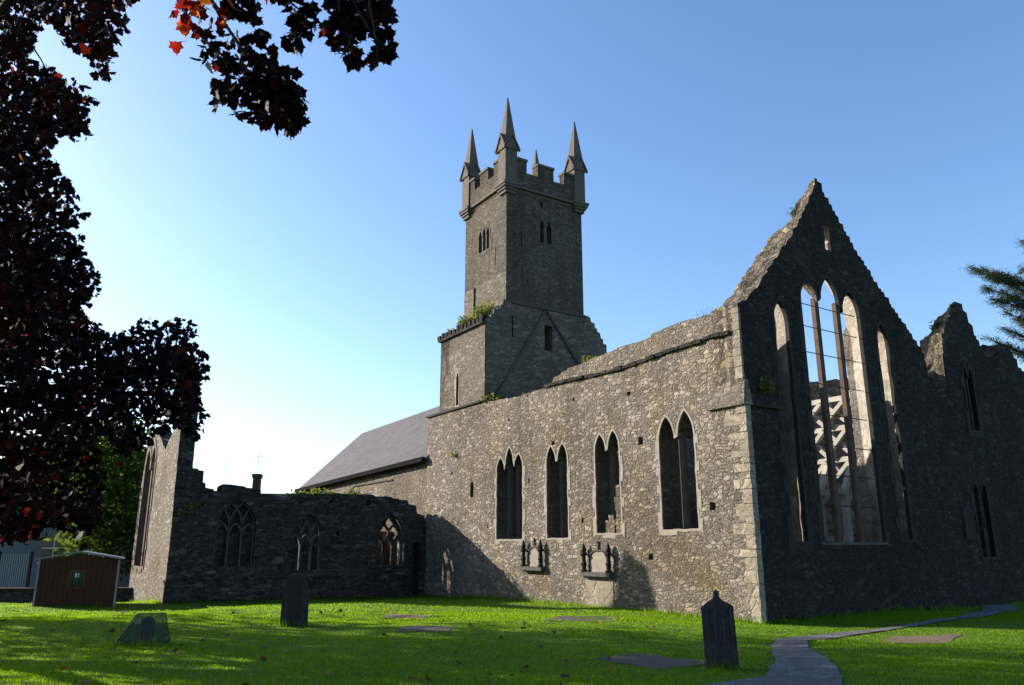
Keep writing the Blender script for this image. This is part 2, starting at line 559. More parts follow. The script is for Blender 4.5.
def rag(pts, step=0.28, amp=0.07, r=None):
    """break a masonry edge up into uneven stone ends"""
    r = r or rng
    out = [pts[0]]
    for (a, b) in zip(pts, pts[1:]):
        L = math.hypot(b[0] - a[0], b[1] - a[1])
        n = max(1, int(L / step))
        nx, nz = -(b[1] - a[1]) / L, (b[0] - a[0]) / L
        for i in range(1, n):
            t = (i + r.uniform(-0.3, 0.3)) / n
            k = r.uniform(-amp, amp)
            out.append((a[0] + (b[0] - a[0]) * t + nx * k, a[1] + (b[1] - a[1]) * t + nz * k))
        out.append(b)
    return out


def steps(pts, step=0.3, rise=0.12, r=None):
    """like rag but in small stone steps (horizontal and upright edges)"""
    r = r or rng
    q = rag(pts, step, 0.03, r)
    out = [q[0]]
    for a, b in zip(q, q[1:]):
        if abs(b[1] - a[1]) > 0.03 and abs(b[0] - a[0]) > 0.03:
            if (b[1] > a[1]):
                out.append((a[0] + (b[0] - a[0]) * r.uniform(0, 0.25), b[1] - (b[1] - a[1]) * r.uniform(0.0, 0.25)))
            else:
                out.append((b[0] - (b[0] - a[0]) * r.uniform(0, 0.25), a[1] + (b[1] - a[1]) * r.uniform(0.0, 0.25)))
        out.append(b)
    return out


def arch(s0, s1, zs, za, n=7):
    """from the right springing over the top to the left springing"""
    w = s1 - s0
    h = za - zs
    Rr = (w * w / 4 + h * h) / w
    out = []
    top = math.atan2(h, (s0 + s1) / 2 - (s1 - Rr))
    for i in range(n + 1):
        a = top * i / n
        out.append((s1 - Rr + Rr * math.cos(a), zs + Rr * math.sin(a)))
    left = [(s0 + s1 - x, z) for x, z in out[:-1]]
    return out + left[::-1]


def lights(sill, ls, jitter=0.0):
    """outline of a group of pointed lights: ls = (s0, s1, spring, apex), left to right"""
    out = [(ls[0][0], sill), (ls[-1][1], sill)]
    for s0, s1, zs, za in reversed(ls):
        out += arch(s0, s1, zs, za)
    return out


def rough(loop, amp=.016, step=.24, seed=1):
    r = random.Random(seed)
    out = []
    for a, b in zip(loop, loop[1:] + loop[:1]):
        k = max(1, int(math.hypot(b[0] - a[0], b[1] - a[1]) / step))
        for q in range(k):
            t = q / k
            j = amp if q else amp * .4
            out.append((a[0] + (b[0] - a[0]) * t + r.uniform(-j, j), a[1] + (b[1] - a[1]) * t + r.uniform(-j, j)))
    return out


def grow(loop, f, dz_top=0.0, dz_bot=0.0):
    c = (min(p[0] for p in loop) + max(p[0] for p in loop)) / 2
    z0 = min(p[1] for p in loop)
    z1 = max(p[1] for p in loop)
    return [(c + (p[0] - c) * f, p[1] + dz_bot * (1 - (p[1] - z0) / (z1 - z0)) + dz_top * (p[1] - z0) / (z1 - z0)) for p in loop]


def offset(loop, d):
    """loop is counter-clockwise; move outwards by d"""
    n = len(loop)
    out = []
    for i in range(n):
        a, b, c = loop[i - 1], loop[i], loop[(i + 1) % n]
        e1 = Vector((b[0] - a[0], b[1] - a[1]))
        e2 = Vector((c[0] - b[0], c[1] - b[1]))
        if e1.length < 1e-6 or e2.length < 1e-6:
            out.append(b)
            continue
        e1.normalize()
        e2.normalize()
        nn = Vector((e1.y + e2.y, -e1.x - e2.x))
        if nn.length < 0.3:
            nn = Vector((e1.y, -e1.x))
        nn.normalize()
        k = d / max(0.5, nn.dot(Vector((e1.y, -e1.x))))
        out.append((b[0] + nn.x * k, b[1] + nn.y * k))
    return out


def wall(name, fr, outline, T, mat, parent, holes=(), edge_amp=0.0, nmid=3, r=None, reveal=None, rim=None):
    """a thick wall: outline with openings.  holes: ('through', loop, inner_loop) or ('niche', loop, depth)"""
    r = r or rng
    V, Fc = [], []

    def add(p):
        V.append(p)
        return len(V) - 1
    front = [[fr.p(a, z, 0) for a, z in outline]]
    back = [[fr.p(a, z, T) for a, z in outline]]
    fl = [list(outline)]
    bl = [list(outline)]
    for h in holes:
        fl.append(list(h[1]))
        if h[0] == 'through':
            bl.append(list(h[2] if h[2] else h[1]))
    fi = [[add(fr.p(a, z, 0)) for a, z in L] for L in fl]
    bi = [[add(fr.p(a, z, T)) for a, z in L] for L in bl]
    for loops, idx, rev in ((fl, fi, False), (bl, bi, True)):
        flat = [i for L in idx for i in L]
        tris = tessellate_polygon([[Vector((a, z, 0)) for a, z in L] for L in loops])
        for t in tris:
            f = tuple(flat[k] for k in t)
            if len(set(f)) == 3:
                Fc.append(f)
    # rim
    n_face = len(Fc)
    n = len(outline)
    rows = [fi[0]]
    for k in range(1, nmid + 1):
        t = k / (nmid + 1)
        row = []
        for i, (a, z) in enumerate(outline):
            j = edge_amp if z > 0.3 else 0.0
            row.append(add(fr.p(a + r.uniform(-j, j) * 0.6, z + r.uniform(-j, j), T * t)))
        rows.append(row)
    rows.append(bi[0])
    for r0, r1 in zip(rows, rows[1:]):
        for i in range(n):
            Fc.append((r0[i], r0[(i + 1) % n], r1[(i + 1) % n], r1[i]))
    kb = 1
    n_plain = len(Fc)
    through = set()
    for k, h in enumerate(holes):
        L = fi[k + 1]
        m = len(L)
        if h[0] == 'through':
            B = bi[kb]
            kb += 1
        else:
            B = [add(fr.p(a, z, h[2])) for a, z in h[1]]
            for t in tessellate_polygon([[Vector((a, z, 0)) for a, z in h[1]]]):
                Fc.append(tuple(B[q] for q in t))
        for i in range(m):
            if h[0] == 'through':
                through.add(len(Fc))
            Fc.append((L[i], L[(i + 1) % m], B[(i + 1) % m], B[i]))
    o = mesh_obj(name, V, Fc, mat, parent)
    if reveal:
        o.data.materials.append(reveal)
        for k in through:
            o.data.polygons[k].material_index = 1
    if rim:
        o.data.materials.append(rim)
        for p in list(o.data.polygons)[n_face:n_plain]:
            p.material_index = len(o.data.materials) - 1
    return o


def ring(name, fr, loop, w, d0, d1, mat, parent, blocks=True):
    """a band of dressed blocks of uneven length round an opening, from depth d0 (proud, negative) to d1"""
    r = random.Random(len(loop) * 13 + int(abs(loop[0][0]) * 100))
    if blocks:
        fine = []
        for a, b in zip(loop, loop[1:] + loop[:1]):
            L = math.hypot(b[0] - a[0], b[1] - a[1])
            k = max(1, int(L / 0.3))
            cuts = [0.0] + sorted((q + r.uniform(-.3, .3)) / k for q in range(1, k))
            fine += [((a[0] + (b[0] - a[0]) * t, a[1] + (b[1] - a[1]) * t), k > 1) for t in cuts]
        loop = [f[0] for f in fine]
    n = len(loop)
    out0 = offset(loop, w * .7)
    big = offset(loop, w * 1.7)
    V, Fc = [], []
    for i in range(n):
        j = (i + 1) % n
        o = big if (blocks and r.random() < .4 and math.hypot(loop[j][0] - loop[i][0], loop[j][1] - loop[i][1]) > .15) else out0
        pj = r.uniform(0, .006)
        quad = [loop[i], loop[j], o[j], o[i]]
        k = len(V)
        V += [fr.p(a, z, d0 - pj) for a, z in quad] + [fr.p(a, z, d1) for a, z in quad]
        Fc += [(k, k + 1, k + 2, k + 3), (k + 7, k + 6, k + 5, k + 4)] + [(k + q, k + 4 + q, k + 4 + (q + 1) % 4, k + (q + 1) % 4) for q in range(4)]
    return mesh_obj(name, V, Fc, mat, parent)


def rect(s0, s1, z0, z1):
    return [(s0, z0), (s1, z0), (s1, z1), (s0, z1)]


# ------------------------------------------------------------------ ground
def sm(a, b, x):
    t = min(1.0, max(0.0, (x - a) / (b - a)))
    return t * t * (3 - 2 * t)


def uv_of(x, y):
    d = Vector((x, y, 0)) - CORNER
    return d.x * UX.x + d.y * UX.y, d.x * VX.x + d.y * VX.y


def gz(x, y):
    u, v = uv_of(x, y)
    z = -0.20 * sm(8, 17, u) - 0.30 * sm(17.5, 25, u) * sm(-8, -10, v)
    z += 0.10 * sm(4, 9, x) * sm(-1, -4, u) * (1 - sm(6, 12, u)) * sm(17, 20, y)
    z += 0.05 * math.sin(x * 0.55 + 1.3) * math.sin(y * 0.43) * sm(8, 14, y) * (1 - sm(40, 60, y))
    z += 0.025 * math.sin(x * 1.3 + y * 0.9) * math.sin(y * 1.1 - x * 0.4)
    return z


def axis(lo, hi, fine0, fine1, step, far):
    a = []
    x = fine0
    while x <= fine1 + 1e-6:
        a.append(x)
        x += step
    s, x = step, fine0
    left = []
    while x > lo:
        s *= 1.35
        x -= s
        left.append(max(lo, x))
    s, x = step, a[-1]
    right = []
    while x < hi:
        s *= 1.35
        x += s
        right.append(min(hi, x))
    return left[::-1] + a + right


xs = axis(-900, 900, -22, 26, 0.5, 0)
ys = axis(-120, 1600, 2, 46, 0.5, 0)
V = [(x, y, gz(x, y) if abs(x) < 120 and y < 150 else -0.3) for y in ys for x in xs]
nx_ = len(xs)
Fc = [(j * nx_ + i, j * nx_ + i + 1, (j + 1) * nx_ + i + 1, (j + 1) * nx_ + i) for j in range(len(ys) - 1) for i in range(nx_ - 1)]
tag(mesh_obj('ground', V, Fc, M['ground'], None, True), kind='structure')

# paths: one sheet each, 2 cm above the soil
PATHS = []


def path(name, left, right):
    def dense(L):
        out = []
        for a, b in zip(L, L[1:]):
            for i in range(6):
                t = i / 6
                out.append((a[0] + (b[0] - a[0]) * t, a[1] + (b[1] - a[1]) * t))
        return out + [L[-1]]
    l, r_ = dense(left), dense(right)
    V, Fc = [], []
    K = 5
    for a, b in zip(l, r_):
        for k in range(K):
            t = k / (K - 1)
            e = 0.03 if k in (0, K - 1) else 0
            p = W(a[0] + (b[0] - a[0]) * t + rng.uniform(-e, e), a[1] + (b[1] - a[1]) * t + rng.uniform(-e, e))
            V.append((p.x, p.y, gz(p.x, p.y) + 0.022))
    for i in range(len(l) - 1):
        for k in range(K - 1):
            Fc.append((i * K + k, i * K + k + 1, (i + 1) * K + k + 1, (i + 1) * K + k))
    tag(mesh_obj(name, V, Fc, M['path'], None, True), kind='structure')
    PATHS.append([W(*p) for p in left] + [W(*p) for p in reversed(right)])


path('path', [(-8.6, -12.5), (-6.6, -9.0), (-5.40, -7.5), (-5.35, -6.35), (-4.55, -5.13), (-3.5, -3.95), (-2.62, -2.75), (-2.38, -1.75), (-2.27, 1.32), (-2.42, 3.6), (-0.9, 8.0), (0.1, 10.0)],
     [(-9.6, -11.2), (-7.6, -7.8), (-6.3, -6.0), (-5.86, -5.41), (-4.97, -4.48), (-3.92, -3.46), (-3.23, -2.68), (-2.75, -0.84), (-2.55, 1.47), (-2.75, 4.2), (-1.6, 8.6), (-0.36, 10.9)])


# ------------------------------------------------------------------ chancel
ch = Site('ruined_chancel', 0, 0, 'roofless sunlit stone church wall with tall lancet windows and pierced pointed gable', 'ruin')
rr = random.Random(3)
fu = ch.wall_u(0.0)
top = [(0.90, 7.72), (1.3, 7.72), (2.06, 7.76), (2.8, 7.70), (3.7, 7.55), (4.5, 7.60), (5.6, 7.52), (6.9, 7.44), (7.7, 7.30), (8.15, 7.12), (8.25, 6.95), (9.0, 7.0), (10.5, 6.98), (12.8, 7.1), (14.0, 7.16)]
top_r = steps(top, 0.34, 0.1, rr)
outl = [(0.90, -0.4), (17.4, -0.6), (17.4, 7.16), (14.0, 7.16)] + top_r[::-1][1:]
win1 = lights(1.97, [(10.02, 10.52, 4.45, 4.90), (10.62, 11.10, 4.65, 5.19), (11.20, 11.72, 4.40, 4.86)])
win2 = lights(1.98, [(7.40, 7.92, 4.45, 4.98), (8.04, 8.56, 4.42, 4.95)])
win3 = lights(2.10, [(4.84, 5.34, 4.55, 5.09), (5.46, 5.97, 4.50, 5.05)])
win4 = lights(2.15, [(1.80, 2.38, 4.60, 5.28), (2.52, 3.12, 4.55, 5.20)])
WIN = [rough(w, seed=k) for k, w in enumerate((win1, win2, win3, win4))]
hs = [('through', w, grow(w, 1.12, 0.1, 0.0)) for w in WIN]
hs.append(('through', rect(13.42, 13.66, 3.55, 4.12), rect(13.3, 13.8, 3.5, 4.2)))
for u, z, a, b in [(8.14, 5.06, .09, .07), (9.61, 3.92, .05, .10), (3.88, 4.64, .09, .10), (6.66, 2.50, .06, .10), (12.32, 2.45, .05, .09), (1.28, 2.69, .10, .10),
                   (3.66, 1.42, .10, .08), (12.44, 5.15, .04, .05), (15.2, 4.6, .06, .06), (4.3, 6.1, .08, .06), (10.9, 6.2, .06, .05), (7.0, 6.35, .05, .06), (9.3, 1.9, .04, .05),
                   (14.6, 2.6, .05, .07)]:
    k = [rr.uniform(.7, 1.2) for _ in range(4)]
    hs.append(('niche', [(u - a * k[0], z - b * k[1]), (u + a * k[1], z - b * k[2]), (u + a * k[2], z + b * k[3]), (u - a * k[3], z + b * k[0])], 0.4))
side = wall('side_wall', fu, outl, 0.95, M['rubble'], ch.o, hs, 0.07, 3, rr, M['tower_stone'])
for w in WIN:
    sur = ring('window_surround', fu, w, 0.09, -0.007, 0.03, M['ashlar'], side)
# mullions set back in the lights
mb_specs = [(win1, [(10.52, 10.62, 4.5), (11.10, 11.20, 4.45)]), (win2, [(7.92, 8.04, 4.45)]), (win3, [(5.34, 5.46, 4.55)]), (win4, [(2.38, 2.52, 4.6)])]
for w, ms in mb_specs:
    z0 = w[0][1]
    for a, b, zt in ms:
        m = MB()
        c = (a + b) / 2
        hw = (b - a) / 2 + 0.012
        P = [fu.p(c - hw, z0 - 0.03, 0.17), fu.p(c, z0 - 0.03, 0.10), fu.p(c + hw, z0 - 0.03, 0.17), fu.p(c + hw, z0 - 0.03, 0.30), fu.p(c - hw, z0 - 0.03, 0.30)]
        m.add(P + [p + Vector((0, 0, zt - z0 + 0.12)) for p in P], [(4, 3, 2, 1, 0), (5, 6, 7, 8, 9)] + [(i, (i + 1) % 5, 5 + (i + 1) % 5, 5 + i) for i in range(5)])
        m.build('mullion', M['grey_ashlar'], side)
# masonry that fills the lower half of one light
m = MB()
z = 2.08
while z < 3.42:
    h = rr.uniform(0.16, 0.26)
    wd = rr.uniform(0.24, 0.34)
    m.box(fu.p(4.845, z, 0.05), fu.p(4.845 + wd, min(z + h - 0.01, 3.48), 0.35), 0.012)
    z += h
m.box(fu.p(5.25, 2.06, 0.08), fu.p(5.62, 2.46, 0.4), 0.015)
m.box(fu.p(5.30, 2.46, 0.10), fu.p(5.52, 2.62, 0.4), 0.015)
m.build('window_infill', M['rubble'], side)
# the projecting course under the broken wall top
m = MB()
u = 0.3
while u < 8.2:
    L = rr.uniform(0.2, 0.5)
    z = 6.98 + 0.06 * math.sin(u) + (0.05 if u < 1 else 0)
    m.box(fu.p(u, z - 0.05, -0.06 - rr.uniform(0, .05)), fu.p(u + L - 0.02, z + rr.uniform(0.03, 0.07), 0.1), 0.012)
    u += L
m.build('string_course', M['dark_rubble'], ch.o)
m = MB()
P = [(13.0, 7.17), (17.45, 7.17)]
m.box(fu.p(12.9, 7.16, -0.08), fu.p(17.5, 7.24, 0.5))
m.build('coping', M['dark_ashlar'], ch.o)
# patch of smooth blocks under the second memorial
m = MB()
for i, (z0, z1) in enumerate([(-0.1, 0.24), (0.245, 0.5), (0.505, 0.73)]):
    cuts = [5.28, 5.72 + .2 * (i % 2), 6.15 + .1 * (i % 2), 6.58]
    for a, b in zip(cuts, cuts[1:]):
        m.box(fu.p(a, z0, -0.02), fu.p(b - 0.008, z1, 0.1), 0.003)
m.build('block_patch', M['quoin'], ch.o)

# east gable
fv = ch.wall_v(0.0)
rl = random.Random(5)
rake_l = rag([(0.0, 7.75), (0.38, 7.91), (0.83, 8.33), (1.33, 8.99), (1.92, 9.6), (2.27, 10.0), (3.01, 10.86), (3.40, 11.42), (3.70, 11.95), (3.84, 12.34)], 0.17, 0.06, rl)
rake_r = steps([(3.84, 12.34), (3.96, 12.26), (4.16, 11.98), (4.57, 11.47), (5.27, 10.61), (5.86, 9.99), (6.46, 9.37), (7.35, 8.56), (8.21, 7.79), (8.50, 7.35), (8.58, 6.6)], 0.2, 0.1, rl)
outl = [(0.0, -0.4), (8.62, -0.4)] + (rake_l + rake_r[1:])[::-1]
L1 = lights(1.82, [(1.40, 1.95, 7.55, 8.14)])
L5 = lights(1.9, [(6.05, 6.58, 7.60, 8.21)])
L3 = lights(1.82, [(2.62, 3.34, 8.36, 8.90), (3.52, 4.32, 8.50, 9.20), (4.48, 5.28, 8.25, 8.95)])
sq = rough(rect(4.0, 4.26, 10.1, 10.86), .02, .2, 9)
L1, L5 = rough(L1, .012, .3, 5), rough(L5, .012, .3, 6)


def splay(loop, f, top):
    return grow(loop, f, top, -0.1)


L3i = [(1.9, 1.6), (5.95, 1.6)] + arch(1.9, 5.95, 8.2, 10.05, 22)
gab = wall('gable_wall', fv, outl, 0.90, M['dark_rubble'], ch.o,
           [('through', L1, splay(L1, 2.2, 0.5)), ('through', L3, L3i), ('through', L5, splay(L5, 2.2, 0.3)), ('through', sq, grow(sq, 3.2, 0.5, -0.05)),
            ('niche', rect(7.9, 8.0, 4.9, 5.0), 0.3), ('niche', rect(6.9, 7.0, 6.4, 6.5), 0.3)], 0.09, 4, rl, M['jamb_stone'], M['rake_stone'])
for v_ in gab.data.vertices:          # the broken peak is worn away towards the back
    if v_.co.z > 10.6 and v_.co.y > .1:
        v_.co.z -= (v_.co.y - .05) * .95 * min(1.0, (v_.co.z - 10.6) / 1.2)
for L in (L1, L3, L5):
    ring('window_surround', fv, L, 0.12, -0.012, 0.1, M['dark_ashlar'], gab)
for c, zt in ((3.43, 8.38), (4.40, 8.40)):
    m = MB()
    P = [fv.p(c - 0.088, 1.78, 0.09), fv.p(c, 1.78, 0.03), fv.p(c + 0.088, 1.78, 0.09), fv.p(c + 0.088, 1.78, 0.22), fv.p(c - 0.088, 1.78, 0.22)]
    m.add(P + [p + Vector((0, 0, zt - 1.78 + 0.15)) for p in P], [(4, 3, 2, 1, 0), (5, 6, 7, 8, 9)] + [(i, (i + 1) % 5, 5 + (i + 1) % 5, 5 + i) for i in range(5)])
    m.build('mullion', M['pink_ashlar'], gab)
for z in (2.75, 3.55, 4.35, 5.2, 6.05, 6.9, 7.65, 8.3):
    m = MB()
    m.tube([fv.p(2.6, z, 0.17), fv.p(5.3, z, 0.17)], 0.013, 6)
    m.build('iron_bar', M['iron'], gab)
m = MB()
m.box(fv.p(2.5, 1.74, -0.02), fv.p(5.35, 1.815, 0.3), 0.012)
m.build('window_sill', M['grey_ashlar'], gab)
# clasping buttress on the corner
m = MB()
z = -0.3
bt = Site  # (name kept short below)
m.box(ch.P(-0.05, -0.06, -0.35), ch.P(1.12, 0.14, 5.12))
m.build('buttress', M['rubble'], ch.o)
m = MB()
A = [ch.P(-0.10, -0.15, 5.11), ch.P(1.15, -0.15, 5.11), ch.P(1.15, .16, 5.11), ch.P(-0.10, .16, 5.11)]
A2 = [p + Vector((0, 0, 0.06)) for p in A]
Bt = [ch.P(-.03, 0.02, 5.78), ch.P(1.08, 0.02, 5.78), ch.P(1.08, .14, 5.78), ch.P(-.03, .14, 5.78)]
m.add(A + A2 + Bt, [(0, 1, 2, 3), (11, 10, 9, 8)] + [(i, (i + 1) % 4, 4 + (i + 1) % 4, 4 + i) for i in range(4)] + [(4 + i, 4 + (i + 1) % 4, 8 + (i + 1) % 4, 8 + i) for i in range(4)])
m.build('buttress_cap', M['tower_low_stone'], ch.o)
m = MB()
m.box(ch.P(-.09, .165, 5.10), ch.P(.05, 1.28, 5.18), .008)
m.build('gable_string', M['dark_ashlar'], ch.o)
m = MB()
z, k = -0.05, 0
while z < 5.0:
    h = rr.uniform(0.16, 0.4)
    a, b = (rr.uniform(.4, .72), rr.uniform(.2, .34)) if k % 2 else (rr.uniform(.2, .34), rr.uniform(.4, .62))
    m.box(ch.P(-0.058 - rr.uniform(0, .012), -0.068 - rr.uniform(0, .012), z), ch.P(a - .05, .10, min(5.1, z + h - 0.012)), 0.012)
    z += h
    k += 1
m.build('quoins', M['quoin'], ch.o)
m = MB()
z, k = 5.8, 0
while z < 7.6:
    h = rr.uniform(0.22, 0.32)
    a, b = (.5, .3) if k % 2 else (.3, .45)
    m.box(ch.P(-0.006, -0.012, z), ch.P(a, .06, min(7.66, z + h - 0.015)), 0.006)
    z += h
    k += 1
m.build('quoins', M['quoin'], ch.o)
# far side wall, seen lit through the gable
ff = ch.wall_u(9.25, -1)
rf = random.Random(9)
topf = steps([(0.95, 7.5), (2.5, 7.25), (4.2, 7.35), (6, 7.2), (9, 7.3), (12.8, 7.2), (17.0, 7.3)], 0.35, 0.1, rf)
fwall = wall('far_wall', ff, [(0.95, -0.4), (17.0, -0.4)] + topf[::-1], 0.85, M['rubble'], ch.o, [('niche', rect(2.7, 3.3, 0.5, 2.6), 0.6)], 0.08, 3, rf)

# timber shoring inside
ts = Site('timber_shoring', 2, 6, 'pale cross braced timber shoring standing inside the ruin behind the big gable window', 'scaffold')


def beam(a, b, name='brace', w=0.15, h=0.12):
    m = MB()
    m.beam(ts.P(*a), ts.P(*b), w, h)
    m.build(name, M['timber'], ts.o)


US = (1.12, 1.95, 2.75)
for u in US:
    beam((u, 6.1, -0.15), (u, 6.1, 6.3), 'post', 0.17, 0.17)
    beam((u, 5.3, -0.15), (u, 5.3, 3.3), 'post', 0.17, 0.17)
    beam((u, 5.3, 3.25), (u, 6.1, 4.6), 'raking_brace', 0.16, 0.14)
for z in (2.3, 3.3, 4.25, 5.2, 6.1):
    beam((1.0, 6.0, z), (2.9, 6.0, z), 'rail', 0.18, 0.15)
for z0, z1 in ((2.4, 3.2), (3.4, 4.2), (4.35, 5.15), (5.3, 6.0)):
    for u, u2 in zip(US, US[1:]):
        beam((u, 5.92, z0), (u2, 5.92, z1), 'brace')
        beam((u2, 5.80, z0), (u, 5.80, z1), 'brace')
beam((1.0, 5.2, 3.25), (2.9, 5.2, 3.25), 'rail', 0.18, 0.18)
beam((1.0, 5.2, 1.9), (2.9, 5.2, 1.9), 'rail', 0.18, 0.18)
# ------------------------------------------------------------------ tower
tw = Site('bell_tower', 12.8, 1.1, 'tall square battlemented stone tower with four spired corner pinnacles', 'tower')
u0, u1, v0, v1, zt = 12.8, 16.28, 1.08, 5.10, 16.55
rt_ = random.Random(21)


def tower_wall(name, fr, s0, s1, z0, z1, T, mat, holes, off=0.0):
    return wall(name, fr, rect(s0, s1, z0, z1), T, mat, tw.o, holes, 0.0, 0)


east_l = lights(14.42, [(2.80, 3.02, 15.15, 15.48), (3.18, 3.40, 15.15, 15.48)])
fE = tw.wall_v(u0)
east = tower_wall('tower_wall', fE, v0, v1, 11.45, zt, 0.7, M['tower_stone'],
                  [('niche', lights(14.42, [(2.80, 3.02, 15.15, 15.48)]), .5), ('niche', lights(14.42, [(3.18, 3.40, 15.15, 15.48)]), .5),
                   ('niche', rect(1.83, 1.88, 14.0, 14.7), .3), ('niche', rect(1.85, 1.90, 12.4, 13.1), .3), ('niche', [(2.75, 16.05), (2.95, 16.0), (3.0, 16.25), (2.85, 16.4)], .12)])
east['label'] = 'shaded dark tower face with a narrow twin belfry window'
ring('window_surround', fE, east_l, 0.13, -0.015, 0.1, M['grey_ashlar'], east)
fN = tw.wall_u(v0)
trip = [lights(14.25, [(14.16, 14.40, 14.95, 15.28)]), lights(14.25, [(14.48, 14.72, 15.0, 15.36)]), lights(14.25, [(14.80, 15.06, 14.95, 15.28)])]
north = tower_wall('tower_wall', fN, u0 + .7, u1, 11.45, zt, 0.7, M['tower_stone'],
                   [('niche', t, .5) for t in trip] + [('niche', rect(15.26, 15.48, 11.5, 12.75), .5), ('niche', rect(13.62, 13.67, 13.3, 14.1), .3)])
m = MB()
m.box(tw.P(u0 + 0.004, v0 + 0.0, 11.45), tw.P(u0 + .72, v0 + .69, zt - .01))
ring('window_surround', fN, lights(14.25, [(14.16, 14.40, 14.95, 15.28), (14.48, 14.72, 15.0, 15.36), (14.80, 15.06, 14.95, 15.28)]), 0.11, -0.014, 0.06, M['grey_ashlar'], north)
# corner pier closing the sunlit face, and the hidden back faces
tower_wall('tower_wall', tw.wall_v(u1, -1), v0 + .7, v1, 11.45, zt, 0.7, M['tower_stone'], [])
tower_wall('tower_wall', tw.wall_u(v1, -1), u0 + .7, u1 - .7, 11.45, zt, 0.7, M['tower_stone'], [])
m = MB()
m.box(tw.P(u0 + .1, v0 + .1, zt + 0.2), tw.P(u1 - .1, v1 - .1, zt + 0.3))
m.build('tower_roof', M['dark_ashlar'], tw.o)
# paler lower stage on the sunlit face
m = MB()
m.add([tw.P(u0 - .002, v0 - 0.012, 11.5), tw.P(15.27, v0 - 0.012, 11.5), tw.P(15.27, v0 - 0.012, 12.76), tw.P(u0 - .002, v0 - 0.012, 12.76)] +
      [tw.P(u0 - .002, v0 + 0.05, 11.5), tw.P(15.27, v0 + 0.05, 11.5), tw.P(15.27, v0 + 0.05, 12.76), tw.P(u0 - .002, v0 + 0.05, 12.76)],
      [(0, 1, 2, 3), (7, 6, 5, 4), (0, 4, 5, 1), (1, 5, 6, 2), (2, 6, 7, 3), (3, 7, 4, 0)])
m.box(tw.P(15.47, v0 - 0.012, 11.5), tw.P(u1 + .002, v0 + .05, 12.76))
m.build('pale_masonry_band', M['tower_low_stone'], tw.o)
# cornice, corbels, battlements
m = MB()
for k, (e, za, zb) in enumerate([(0.02, 16.50, 16.62), (0.14, 16.62, 16.73), (0.07, 16.73, 16.80)]):
    a, b = (u0 - e, v0 - e), (u1 + e, v1 + e)
    m.box(tw.P(a[0], a[1], za + k * .002), tw.P(b[0], b[1], zb))
m.build('cornice', M['tower_grey'], tw.o)
PS = 0.64     # pinnacle shaft width
cor = [(u0 - .16, v0 - .16), (u0 - .16, v1 + .16 - PS), (u1 + .16 - PS, v0 - .16), (u1 + .16 - PS, v1 + .16 - PS)]
for cu, cv in cor:
    m = MB()
    for e, za, zb in ((-.06, 16.30, 16.44), (.0, 16.44, 16.55), (.06, 16.55, 16.66), (.1, 16.66, 16.78)):
        m.box(tw.P(cu - e, cv - e, za), tw.P(cu + PS + e, cv + PS + e, zb))
    m.build('corbel', M['tower_grey'], tw.o)


def parapet(s0, s1, along, face, sgn):
    """a battlemented parapet: low wall with raised merlons"""
    n = 2
    Wd = s1 - s0
    pts = [(s0, 16.8), (s1, 16.8), (s1, 17.95)]
    # from the right: half merlon, gap, merlon, gap, half merlon
    f = [0, .17, .36, .64, .83, 1]
    lv = [17.98, 17.45, 17.98, 17.45, 17.98]
    pts = [(s0, 16.79), (s1, 16.79)]
    for i in range(5):
        a, b = s1 - Wd * f[i], s1 - Wd * f[i + 1]
        pts += [(a, lv[i]), (b, lv[i])]
    fr = tw.wall_v(face, sgn) if along == 'v' else tw.wall_u(face, sgn)
    p = wall('parapet', fr, pts, 0.34, M['tower_stone'], tw.o, [], 0, 0)
    mm = MB()
    for i in (0, 2, 4):
        a, b = s1 - Wd * f[i + 1], s1 - Wd * f[i]
        q0, q1 = fr.p(a - .03, 17.975, -.05), fr.p(b + .03, 18.08, .39)
        mm.box(q0, q1)
    mm.build('merlon_coping', M['tower_grey'], p)


